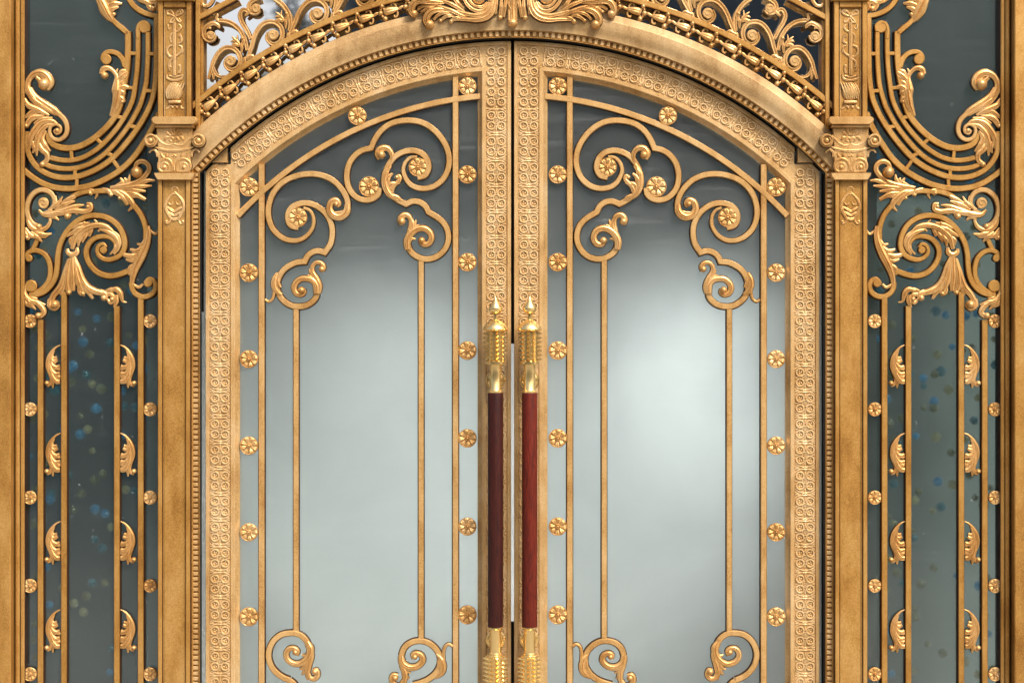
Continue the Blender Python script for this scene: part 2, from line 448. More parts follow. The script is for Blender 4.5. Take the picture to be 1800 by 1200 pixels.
for i in range(7):
    for k in range(8):
        a = 2*math.pi*k/8; rr = .13 - .014*i; tv.append((rr*math.cos(a) + .04*math.sin(i), rr*math.sin(a), i*.8))
for i in range(6):
    for k in range(8): tf.append((i*8+k, i*8+(k+1) % 8, (i+1)*8+(k+1) % 8, (i+1)*8+k))
tm.from_pydata(tv, [], tf); link("trunk", tm, 'bark', tree) if False else None
M['bark'] = plain("bark", (.06, .045, .03)); M['foliage'] = plain("foliage", (.035, .06, .02)); link("trunk", tm, 'bark', tree)
rnd = random.Random(5); lv = []; lf = []
cl = [(rnd.uniform(-.34, .40), rnd.uniform(-.4, .4), rnd.uniform(4.4, 6.9), rnd.uniform(.14, .26)) for _ in range(24)]
for cx, cy, cz, cr_ in cl:
    for _ in range(90):
        d_ = Vector((rnd.gauss(0, 1), rnd.gauss(0, 1), rnd.gauss(0, 1))).normalized() * cr_ * rnd.random()**.4
        p0 = Vector((cx, cy, cz)) + d_; a_ = Vector((rnd.gauss(0, 1), rnd.gauss(0, 1), rnd.gauss(0, 1))).normalized(); b_ = a_.orthogonal().normalized()
        b0 = len(lv); lv += [tuple(p0 - a_*.045), tuple(p0 + b_*.02), tuple(p0 + a_*.045), tuple(p0 - b_*.02)]; lf.append((b0, b0+1, b0+2, b0+3))
cm = bpy.data.meshes.new("crown"); cm.from_pydata(lv, [], lf); link("crown", cm, 'foliage', tree)

# ------------------------------------------------------------------ shared small pieces (drawn about 0,0)
def rosette_mesh(name, r, petals=8):
    b = MB(); b.disc(0, 0, r, -5, -.6, .8)
    b.ring(0, 0, r-1.0, 1.15, -.8, 1.9, 28, 5)
    for k in range(petals):
        a = 2*math.pi*k/petals + .2
        c, s_ = math.cos(a), math.sin(a)
        b.stroke([(c*r*q, s_*r*q) for q in (.26, .45, .64, .80, .92)], [r*.08, r*.16, r*.24, r*.265, r*.15], -.6, .62, 9, flute=.22)
    b.ring(0, 0, r*.235, r*.075, .4, r*.15, 14, 5); b.bead(0, 0, r*.16, .6, r*.26, seg=10, rg=4)
    return b.mesh(name, (0, 0), smooth=50)
ME_ROS = rosette_mesh("rosette", 16.4)
ME_ROS_S = rosette_mesh("small_rosette", 12.2, 8)
def quatrefoil_mesh():
    b = MB()
    for sx in (-1, 1):
        for sy in (-1, 1):
            b.ring(sx*8.9, sy*8.9, 6.5, 1.5, 0, 3.0, 18, 5, True)
            for k in range(3):
                a = math.atan2(sy, sx) + 2*math.pi*k/3
                b.bead(sx*8.9 + 2.4*math.cos(a), sy*8.9 + 2.4*math.sin(a), 1.8, 0, 1.9, seg=7, rg=3)
    b.ring(0, 0, 5.2, 1.1, 0, 2.3, 18, 5, True); b.ring(0, 0, 2.6, .9, 0, 2.2, 12, 5, True); b.bead(0, 0, 1.4, .6, 1.6, seg=8, rg=3)
    for s_ in (-1, 1):
        b.stroke([(s_*x, y) for x, y in ((0, -18.2), (0, -15), (0, -8))], [1.6, 1.1, .8], 0, 1.5, 5)
        b.stroke([(0, s_*y) for y in (-17.5, -12, -7.5)], [1.6, 1.1, .8], 0, 1.5, 5)
        b.stroke([(s_*17.2, 0), (s_*12, 0), (s_*7, 0)], [1.5, 1.0, .6], 0, 1.5, 5)
        b.stroke([(-17.3, s_*13.5), (-14, s_*17.6), (-8, s_*20.0), (0, s_*20.9), (8, s_*20.0), (14, s_*17.6), (17.3, s_*13.5)], [.8, 1.4, 1.4, 1.7, 1.4, 1.4, .8], 0, 1.5, 5)
        b.stroke([(-17.4, s_*20.6), (-13, s_*21.6), (-8, s_*20.2)], [1.3, 1.2, .6], 0, 1.5, 5)
        b.stroke([(17.4, s_*20.6), (13, s_*21.6), (8, s_*20.2)], [1.3, 1.2, .6], 0, 1.5, 5)
    b.bead(0, 21.5, 2.9, 0, 2.4, seg=8, rg=3)
    return b.mesh("quatrefoil", (0, 0), smooth=50)
ME_QUA = quatrefoil_mesh()
def quatrefoil_short_mesh():
    b = MB()
    for sx in (-1, 1):
        for sy in (-1, 1):
            b.ring(sx*8.9, sy*8.7, 6.3, 1.5, 0, 3.0, 18, 5, True)
            for k in range(3):
                a = math.atan2(sy, sx) + 2*math.pi*k/3
                b.bead(sx*8.9 + 2.4*math.cos(a), sy*8.7 + 2.4*math.sin(a), 1.8, 0, 1.9, seg=7, rg=3)
    b.ring(0, 0, 5.2, 1.1, 0, 2.3, 18, 5, True); b.ring(0, 0, 2.6, .9, 0, 2.2, 12, 5, True); b.bead(0, 0, 1.4, .6, 1.6, seg=8, rg=3)
    b.bead(0, 17.6, 2.2, 0, 1.9, seg=8, rg=3); b.bead(-17, 0, 1.7, 0, 1.3, seg=7, rg=3); b.bead(17, 0, 1.7, 0, 1.3, seg=7, rg=3)
    return b.mesh("quatrefoil_short", (0, 0), smooth=50)
ME_QUAS = quatrefoil_short_mesh()
b = MB(); b.box(-3.2, -4.7, 3.2, 4.7, -3.5, 6.0, .8)
ME_DENT = b.mesh("dentil", (0, 0))

# ------------------------------------------------------------------ DOOR LEAF (left one drawn, right one mirrored)
leaf = thing("door_leaf", "left arched door leaf, frosted glass behind gold scrollwork, darker pull handle", "door", W(629, BOT, 0), "pair of arched door leaves")
def leaf_row(o, d):
    """edge line of the leaf frame at distance o inwards from its middle line"""
    rr = 724.5 - o; uL, uR = 386.5 + o, 873 - o
    aL = math.degrees(math.asin((CX-uL)/rr)); aR = math.degrees(math.asin((CX-uR)/rr))
    return [(x, y, d) for x, y in [(uL, BOT), (uL, 900), (uL, 500)] + arc(rr, aL, aR, 46) + [(uR, 500), (uR, 900), (uR, BOT)]]
prof = [(-25.4, -30), (-25.4, -1.4), (-24.8, 0), (-19.2, 0), (-18.4, -1.6), (-18, -3.4), (18, -3.4), (18.4, -1.6), (19.2, 0), (25.2, 0), (26.2, -.8), (27, -3.2), (33.5, -9.5), (33.5, -30)]
mb = MB().loft([leaf_row(o, d) for o, d in prof], {0: 2, 5: 1, 11: 1})  # deeper gold on the inner reveal paints in its overhang shade
fo = put(mb, "leaf_frame", 'gold_pale', leaf, 0, 30)
fo.data.materials.clear(); fo.data.materials.append(M['gold_pale']); fo.data.materials.append(M['gold']); fo.data.materials.append(M['flat_black'])  # black outer edge: darkness of the joint put into the colour
# notch in the upper outer corner, cut for the filler plate of the arch
cut = MB().box(320, 180, 405.4, 288.5, -40, 12); co = put(cut, "cutter", 'gold', leaf, 0, 0)
md = fo.modifiers.new("notch", 'BOOLEAN'); md.object = co; md.operation = 'DIFFERENCE'; md.solver = 'EXACT'
bpy.context.view_layer.update()
dg = bpy.context.evaluated_depsgraph_get(); me2 = bpy.data.meshes.new_from_object(fo.evaluated_get(dg))
fo.modifiers.clear(); old = fo.data; fo.data = me2; bpy.data.objects.remove(co)
if not me2.materials: me2.materials.append(M['gold_pale'])
# glass
gp = [(404, BOT), (404, 336)] + arc(704, 43.6, 4.2, 30) + [(846, BOT)]
put(MB().prism(gp, -18, -14), "glass_pane", 'frosted', leaf, -14, 0)
# quatrefoil border
for v in (99, 135, 171): inst(ME_QUAS, "quatrefoil", 'gold_light', leaf, 872.4, v, -3.4)
k = 0
while 171 + 40.5 + 45.3*k < BOT - 30: inst(ME_QUA, "quatrefoil", 'gold_light', leaf, 872.4, 171 + 41.5 + 45.3*k, -3.4); k += 1
inst(ME_QUAS, "quatrefoil", 'gold_light', leaf, 387, 312, -3.4, 0, .96); inst(ME_QUAS, "quatrefoil", 'gold_light', leaf, 387, 348.5, -3.4)
k = 0
while 391.5 + 45.3*k < BOT - 30: inst(ME_QUA, "quatrefoil", 'gold_light', leaf, 387, 391.5 + 45.3*k, -3.4); k += 1
for k in range(11):
    a = 6.05 + 3.53*k
    if k == 10: a = 41.05
    p = pol(724.5, a); inst(ME_QUA if k < 10 else ME_QUAS, "quatrefoil", 'gold_light', leaf, p[0], p[1], -3.4, R(90 - a), .98 if k < 10 else .9)
# bars
D0, D1 = -13.8, -4.0
def bar(root, u, v0, v1, w, d0, d1, mat, name="vertical_bar"):
    return put(MB().ribbon([[(u, v0), (u, v1)]], w, d0, d1, 1.2), name, mat, root, d1)
a459 = math.degrees(math.asin((CX-459.5)/690))
bar(leaf, 459.5, pol(694, a459)[1], BOT, 10.8, D0, D1 - .4, 'gold_bar')
bar(leaf, 800.5, 131, BOT, 10.4, D0, D1 - .4, 'gold_bar')
bar(leaf, 520, 541, 1112, 9.8, D0, D1 - .8, 'gold_bar')
bar(leaf, 740, 456, 1121, 9.8, D0, D1 - .8, 'gold_bar')
put(MB().ribbon([arc(655, 5.0, 47.5, 40)], 10.4, D0, D1 + .3, 1.2), "arched_bar", 'gold_bar', leaf, D1)
# rosettes
for v in (152, 307, 461, 616, 770, 925, 1080, 1235): inst(ME_ROS, "rosette", 'gold_leaf', leaf, 821.5, v, -6)
for v in (329, 479.5, 631, 783, 935, 1083.5, 1235): inst(ME_ROS, "rosette", 'gold_leaf', leaf, 437.5, v, -6)
inst(ME_ROS, "rosette", 'gold_leaf', leaf, 628, 204, -4)

Z1, Z2, Z3, Z4, Z5, Z6 = Z(440, 280, 6), Z(600, 190, 5.714), Z(660, 340, 7.5), Z(450, 420, 7.5), Z(450, 1080, 10), Z(670, 1080, 10)
GW = 10.2
def scroll(name, segs, parent, w=GW, d1=D1, mat='gold_bar', d0=D0):
    return put(MB().ribbon(segs, w, d0, d1, 1.4), name, mat, parent, d1)
def leafs(parent, zf, s, strokes, beads=(), d0=-7.0, mat='gold_leaf', hgt=.85, name="acanthus_leaf", ridge=0.0, lift=0.0):
    """carved leaf: strokes = (points, half widths in the same zoomed units)"""
    mb = MB()
    for i, st in enumerate(strokes):
        pts, rad = st[0], st[1]
        mb.stroke(zf(pts), [1.10*r/s for r in rad], d0 + 1.6 + .35*(i % 3), hgt*1.1, 9, ridge)
    for x, y, r in beads:
        (u, v), = zf([(x, y)]); mb.bead(u, v, r/s, d0 + 1.6, r/s*1.35)
    return put(mb, name, mat, parent, d0 + 4, 60)
# left scroll with its rosette
c4 = Z4([(640, 300)])[0]
sA = scroll("scroll", [Z1([(505, 722), (425, 697), (393, 625), (405, 548), (460, 490), (545, 464), (630, 468), (715, 505), (795, 575), (845, 665), (862, 770), (843, 890), (782, 985)]),
                       [Z1([(782, 985)])[0]] + Z1([(720, 967), (655, 980), (600, 1022)]) + [c4],
                       [c4] + Z4([(540, 310), (440, 352), (360, 412), (302, 500), (276, 600), (285, 690), (322, 770), (390, 838), (470, 880), (560, 892), (660, 876), (740, 828), (790, 760), (800, 670)])], leaf)
leafs(sA, Z4, 7.5, [([(800, 720), (795, 610), (745, 545), (670, 522), (595, 525), (530, 570), (500, 640), (525, 710), (585, 735), (635, 705), (630, 655)], [40, 46, 42, 38, 36, 36, 36, 36, 34, 30, 20]),
                    ([(830, 720), (835, 620), (795, 520), (750, 440), (745, 370), (785, 315), (850, 315), (890, 365), (870, 415)], [22, 34, 38, 34, 26, 24, 26, 30, 34]),
                    ([(800, 580), (740, 520), (680, 470)], [30, 26, 10]), ([(785, 530), (730, 460), (700, 400)], [28, 24, 9]), ([(765, 470), (730, 400), (730, 330)], [24, 20, 8])],
      [(600, 675, 52), (868, 398, 44), (535, 600, 18)])
leafs(sA, Z4, 7.5, [([(335, 735), (275, 690), (240, 620), (240, 540), (275, 440)], [22, 36, 40, 34, 14]),
                    ([(320, 640), (290, 560), (300, 480)], [20, 22, 8]),
                    ([(238, 640), (235, 720), (215, 790), (165, 825), (120, 795)], [14, 18, 18, 16, 16])])
sA2 = scroll("scroll", [Z1([(560, 512), (625, 540), (663, 610), (660, 705), (605, 795), (525, 848), (430, 858), (330, 825), (243, 745), (198, 645), (187, 540), (207, 430), (262, 322), (350, 237), (450, 187), (560, 160), (680, 157), (790, 182), (885, 235), (960, 312), (1008, 395), (1026, 470), (1015, 530)])], leaf, w=[5, 8, 10, 10.2, 10.2, 10.2, 10.2])
leafs(sA2, Z1, 6, [([(1025, 480), (1015, 550), (965, 600), (905, 605), (855, 570), (835, 510), (855, 450), (905, 430), (935, 470), (915, 500)], [30, 38, 40, 38, 36, 34, 32, 30, 26, 18]),
                   ([(1030, 520), (960, 560), (880, 560)], [14, 20, 10])], [(905, 470, 30)])
inst(ME_ROS, "rosette", 'gold_leaf', leaf, 522.8, 382.5, D1 - 1, 0, 1.08)
# right scroll
c3 = Z2([(876, 1048)])[0]; c2 = Z2([(297, 404)])[0]; c5 = Z2([(648, 966)])[0]
sB = scroll("scroll", [Z2([(383, 800), (365, 870), (310, 912), (240, 924), (160, 902), (97, 842), (60, 760), (53, 660), (77, 560), (132, 480), (210, 425)]) + [c2],
                       [c2] + Z2([(332, 320), (392, 232), (480, 165), (580, 133), (690, 124), (800, 143), (900, 197), (988, 282), (1050, 382), (1080, 490), (1073, 600), (1030, 700), (950, 775), (850, 808), (750, 798), (680, 755), (638, 690), (620, 620), (640, 550), (690, 500), (760, 488)])], leaf, w=[10.2]*8 + [9, 5])
sB2 = scroll("scroll", [Z2([(765, 697), (840, 675), (876, 595), (855, 510), (800, 452), (720, 428), (640, 436), (560, 472), (500, 530), (455, 610), (435, 700), (450, 790), (495, 862), (565, 922)]) + [c5],
                        [c5] + Z2([(715, 938), (785, 945), (842, 985)]) + [c3],
                        [c3] + Z3([(790, 302), (870, 362), (930, 442), (958, 540), (953, 640), (910, 740), (830, 820), (730, 862), (620, 862), (520, 818), (452, 750), (425, 660)])], leaf)
leafs(sB2, Z2, 5.714, [([(490, 560), (440, 660), (440, 770), (480, 860), (570, 930)], [14, 30, 34, 32, 14]),
                       ([(445, 730), (455, 640), (500, 580)], [22, 26, 8]), ([(450, 790), (470, 700), (515, 655)], [24, 28, 10]), ([(470, 840), (500, 770), (590, 750)], [24, 28, 10]),
                       ([(490, 880), (520, 790), (585, 720), (580, 680), (550, 690)], [22, 24, 20, 20, 14]), ([(520, 880), (570, 900), (600, 930)], [22, 20, 10]),
                       ([(500, 540), (505, 460), (460, 405), (400, 410), (372, 460), (395, 505)], [12, 22, 26, 32, 38, 34])], [(400, 470, 44), (556, 695, 22)])
leafs(sB2, Z3, 7.5, [([(425, 740), (418, 630), (465, 530), (555, 468), (645, 462), (715, 510), (738, 590), (700, 660), (630, 670), (585, 620)], [38, 46, 46, 42, 40, 40, 38, 38, 36, 26]),
                     ([(430, 580), (460, 460), (465, 350), (425, 290), (365, 292), (330, 350), (350, 400)], [20, 34, 28, 28, 34, 42, 40]),
                     ([(470, 500), (490, 400), (460, 280)], [30, 26, 8]), ([(500, 480), (520, 400), (535, 345)], [28, 22, 8]), ([(500, 470), (545, 430), (575, 410)], [24, 20, 8]), ([(425, 660), (470, 600), (525, 600)], [26, 24, 10]),
                     ([(440, 720), (455, 750), (450, 790)], [20, 22, 10])], [(608, 620, 50), (345, 370, 54)])
inst(ME_ROS, "rosette", 'gold_leaf', leaf, 734.4, 294, D1 - 1, 0, 1.03)
inst(ME_ROS, "rosette", 'gold_leaf', leaf, 648.3, 328.2, D1 - 1, 0, 1.10)
# lower curls
c6 = Z5([(585, 1150)])[0]
sC = scroll("scroll", [[c6] + Z5([(450, 1092), (335, 1000), (253, 880), (218, 740), (234, 600), (303, 465), (420, 366), (560, 328), (700, 332), (812, 385), (890, 475), (925, 580)]), ][:1], leaf)
scroll("scroll", [[c6] + Z5([(680, 1240), (700, 1400), (640, 1600)])], leaf, d1=D1 - .5)
leafs(sC, Z5, 10, [([(905, 470), (955, 600), (925, 730), (840, 820), (735, 865), (620, 840), (545, 770), (530, 680), (580, 600), (670, 588), (730, 640), (700, 710)], [30, 62, 62, 56, 52, 52, 50, 48, 46, 44, 44, 38]),
                   ([(965, 560), (975, 720), (930, 880), (900, 1020), (900, 1150)], [20, 44, 50, 50, 10]), ([(880, 860), (830, 930), (760, 960)], [40, 34, 12]), ([(880, 930), (840, 1010), (800, 1060)], [36, 32, 10]),
                   ([(910, 980), (950, 1100), (1030, 1120), (1085, 1050), (1060, 970), (1000, 975)], [28, 38, 44, 44, 40, 30]), ([(930, 700), (860, 720), (800, 700)], [36, 28, 10]), ([(880, 430), (900, 480), (880, 550)], [24, 26, 12])],
      [(690, 660, 56), (1035, 1000, 60)])
sD = scroll("scroll", [Z6([(560, 1235), (700, 1195), (840, 1130), (955, 1030), (1025, 900), (1035, 770), (990, 645), (900, 545), (790, 483), (680, 462), (560, 478), (455, 532), (385, 620), (352, 730)])], leaf)
leafs(sD, Z6, 10, [([(350, 720), (372, 840), (455, 910), (560, 925), (665, 885), (730, 800), (705, 710), (620, 675), (560, 710), (575, 770)], [46, 60, 62, 58, 54, 52, 50, 46, 44, 36]),
                   ([(310, 740), (370, 900), (420, 1040), (400, 1230)], [20, 48, 52, 30]), ([(400, 940), (470, 1000), (520, 1030)], [40, 32, 10]), ([(420, 1020), (460, 1090), (490, 1130)], [36, 28, 10]),
                   ([(390, 1150), (330, 1240), (230, 1220), (185, 1130), (220, 1060), (290, 1070)], [30, 40, 46, 48, 46, 36])], [(590, 740, 52), (245, 1110, 60)])
leafs(sD, Z6, 10, [([(970, 690), (1055, 780), (1090, 900), (1060, 1020), (940, 1120)], [14, 48, 56, 50, 16]), ([(1000, 800), (1010, 900), (980, 980)], [20, 30, 12]),
                   ([(1110, 860), (1095, 680), (1125, 560), (1195, 515), (1255, 560)], [18, 26, 26, 26, 24])])
# pull handle
HU, HD = 871, 46
hnd = put(MB().lathe(HU, HD, [(600, 9), (636, 12), (640, 11), (643, 10.2), (684, 10.2), (686, 11.4), (688, 13.4), (690, 13.2), (691, 9), (1100, 9), (1101, 13.2), (1103, 13.4), (1105, 11.4), (1107, 10.2), (1146, 10.2), (1148, 12), (1152, 12), (1190, 9)], 28), "pull_handle", 'brass', leaf, HD)
put(MB().lathe(HU, HD, [(690, 13.4), (692, 13.8), (1099, 13.8), (1101, 13.4)], 28), "grip", 'wood_shaded', hnd, HD)
def finial(v0, s_):
    f = lambda prof: [(v0 + s_*a, r) for a, r in prof]
    mb = MB().lathe(HU, HD, f([(0, .4), (3, 1.8), (8, 5.0), (13, 8.6), (18, 11.2), (22, 12.2), (25, 11.8), (28, 9.6), (30, 5.5), (31, 3.6), (40, 3.6), (41, 5), (43, 10), (47, 15.5), (52, 19.8), (56, 22), (58, 22.2), (60, 20.5), (61, 16)]), 32)
    return put(mb, "finial", 'brass', hnd, HD)
finial(521, 1); finial(1271, -1)
def spiked(v0, v1):
    mb = MB().lathe(HU, HD, [(v0, 15.5), (v1-6, 15.5), (v1-5, 17.4), (v1, 17.4), (v1+1, 15)] if v0 < 900 else [(v0-1, 15), (v0, 16.4), (v0+2, 16.4), (v0+3, 15.5), (v1, 15.5)], 32)
    rows = int((v1-v0-8)/7.5) + 1
    for i in range(rows):
        vv = v0 + 5 + 7.5*i
        for k in range(11):
            a = 2*math.pi*(k+.5)/11; da = .23; b0 = len(mb.v)
            for (aa, dv) in ((-da, -3.2), (da, -3.2), (da, 3.2), (-da, 3.2)):
                mb.v.append((HU + 15.2*math.cos(a+aa), vv+dv, HD + 15.2*math.sin(a+aa)))
            mb.v.append((HU + 23*math.cos(a), vv, HD + 23*math.sin(a)))
            for j in range(4): mb.f.append((b0+j, b0+(j+1) % 4, b0+4))
    return put(mb, "spiked_collar", 'brass', hnd, HD)
spiked(581, 640); spiked(1151, 1211)
for v in (668, 1124):
    mt = MB().disc(HU, v, 17.5, -1.5, 3.5, 1.5, 32).ring(HU, v, 12, 2.5, 3.2, 2.2, 28, 5)
    mt.box(HU-4.5, v-4.5, HU+4.5, v+4.5, 3, HD-6, 1)
    put(mt, "handle_mount", 'brass', hnd, 4)
leafR = mirror(leaf, "right arched door leaf, frosted glass behind gold scrollwork, redder pull handle")
for o in leafR.children_recursive:
    if o.name.startswith("grip"):
        o.material_slots[0].link = 'OBJECT'; o.material_slots[0].material = M['wood_lit']

# ------------------------------------------------------------------ ARCH FRAME (architrave round the doors)
arch = thing("arch_frame", "gold arched door surround with a row of small dentils", "door frame", W(901, BOT, 0))
aI = math.degrees(math.asin((CX-345.5)/761))
path = [(345.5, BOT), (345.5, 900), (345.5, 500)] + arc(761, aI, -aI, 110) + [(1802-345.5, 500), (1802-345.5, 900), (1802-345.5, BOT)]
pr = [(-5.6, -8), (-5.6, 17), (-5.2, 18.5), (-4.2, 18.5), (-3.6, 12.2), (5.2, 12.2), (5.8, 18.5), (7.6, 19), (8.2, 18), (8.2, -8)]
tst = MB().sweep(path[:3], [pr]*3)
sg = 1 if tst.v[5][0] < 345 else -1     # positive offset must point outwards
dm = put(MB().sweep(path, [[(sg*o, d) for o, d in pr]]*len(path), dark=(0, 9)), "dentil_moulding", 'gold', arch, 16, 30)
dm.data.materials[1] = M['flat_black']  # black moulding sides paint in the shade of the joint
bp = [(769, -10), (769, 20), (770, 22.5), (774, 22.8), (779, 24.2), (784, 26.2), (789, 27.4), (796, 27.8), (802, 27.8), (803.5, 26.8), (804, 22), (806, 21.4), (814, 20), (816, 18), (816.5, -10)]
apath = arc(790, 47.2, -47.2, 110)
t2 = MB().sweep(apath[:3], [[(o-790, d) for o, d in bp]]*3)
sg2 = 1 if math.hypot(t2.v[8][0]-CX, t2.v[8][1]-CY) > 790 else -1
put(MB().sweep(apath, [[(sg2*(o-790), d) for o, d in bp]]*len(apath)), "arch_band", 'gold_dull', arch, 26, 30)
n = 114
for i in range(n):
    a = -aI + .35 + (2*aI - .7)*i/(n-1); p = pol(761.8, a)
    inst(ME_DENT, "dentil", 'gold_pale', arch, p[0], p[1], 11.0, -R(a), 1.0)
for sx in (0, 1):
    v = 308.0
    while v < 1206:
        o = inst(ME_DENT, "dentil", 'gold_pale', arch, 344.8 if not sx else 1802-344.8, v, 11.0, R(-90) if not sx else R(90), .98); v += 9.2
for sx in (0, 1):
    f = (lambda u: u) if not sx else (lambda u: 1802-u)
    put(MB().prism([(f(353), 286), (f(399.8), 286), (f(399.8), 257.5), (f(378), 270.5)], -20, 2, 1.0), "filler_plate", 'gold_pale', arch, 0, 20)
# added dark strips that block the interior light in the joints
put(MB().ribbon([arc(764, 46, -46, 80)], 40, -46, -34, 0), "gap_blocker", 'flat_black', arch, -38)
put(MB().box(1802-358, 290, 1802-318, BOT, -44, -34), "gap_blocker", 'flat_black', arch, -38)
put(MB().box(318, 290, 358, 548, -44, -34), "gap_blocker", 'flat_black', arch, -38)
put(MB().box(893, 70, 909, 604, -44, -34), "gap_blocker", 'flat_black', arch, -38)
put(MB().box(893, 1092, 909, BOT, -44, -34), "gap_blocker", 'flat_black', arch, -38)

# ------------------------------------------------------------------ TRANSOM over the arch
tr = thing("transom_window", "dark glass transom above the arch with gold scroll grille and flower chain", "window", W(901, 10, 0))
tg = [(338, TOP), (1464, TOP), (1464, 300)] + arc(806, -42.5, 42.5, 60) + [(338, 300)]
put(MB().prism(tg, -16, -12), "glass_pane", 'dark_glass', tr, -12, 0)
put(MB().ribbon([arc(849, 46, -46, 90)], 10, 6, 18, 1.3), "arched_rail", 'gold', tr, 18)
for sx in (0, 1):
    f = (lambda u: u) if not sx else (lambda u: 1802-u)
    a_, c_ = sorted((f(344), f(352))); put(MB().box(a_, TOP, c_, 262, -20, 20, 1.2), "side_post", 'gold', tr, 16)
    a_, c_ = sorted((f(352.3), f(357.5))); put(MB().box(a_, TOP, c_, 250, -20, 9, 1.2), "side_bead", 'gold', tr, 9)
# chain of flowers
def flower_mesh():
    b = MB()
    b.stroke([(-24, 0), (-19, -1.5), (-13, 0), (-8, 0)], [.6, 2.6, 2.4, 1.6], 0, .9, 7)
    b.stroke([(-12, 0), (-6, 0), (2, 0), (9, 0), (12, 0)], [2.4, 4.6, 6.2, 6.6, 3.8], 1, 1.0, 9, flute=.12)
    for s_ in (-1, 1):
        b.stroke([(-9, s_*1), (-9.5, s_*6), (-7.5, s_*10.5), (-3.5, s_*11.2), (-2.6, s_*8.2)], [1.4, 1.7, 1.7, 1.6, 1.3], 0, 1.0, 7)
        b.stroke([(8, s_*3), (12, s_*7), (12.5, s_*10.5)], [1.6, 1.7, 1.7], 0, 1, 7); b.bead(12.5, s_*10.6, 4.3, 0, 6)
        b.stroke([(12.5, s_*10), (15.5, s_*6), (16, s_*2)], [1.3, 1.5, 1.3], 0, 1, 7); b.bead(15.6, s_*6, 2.2, 0, 3)
    b.bead(17.5, 0, 4.5, 0, 6.4)
    return b.mesh("flower_link", (0, 0), smooth=60)
ME_FL = flower_mesh()
for sx in (-1, 1):
    for k in range(-1, 9):
        a = 14.9 + 3.12*k; p = pol(830.5, -sx*a)
        o = inst(ME_FL, "flower_link", 'gold_leaf', tr, p[0], p[1], 12, 0, 1.08)
        if sx > 0: o.rotation_euler = (0, R(a), 0)
        else: o.rotation_euler = (0, R(-a), 0); o.scale = (-1.08, 1.08, 1.08)
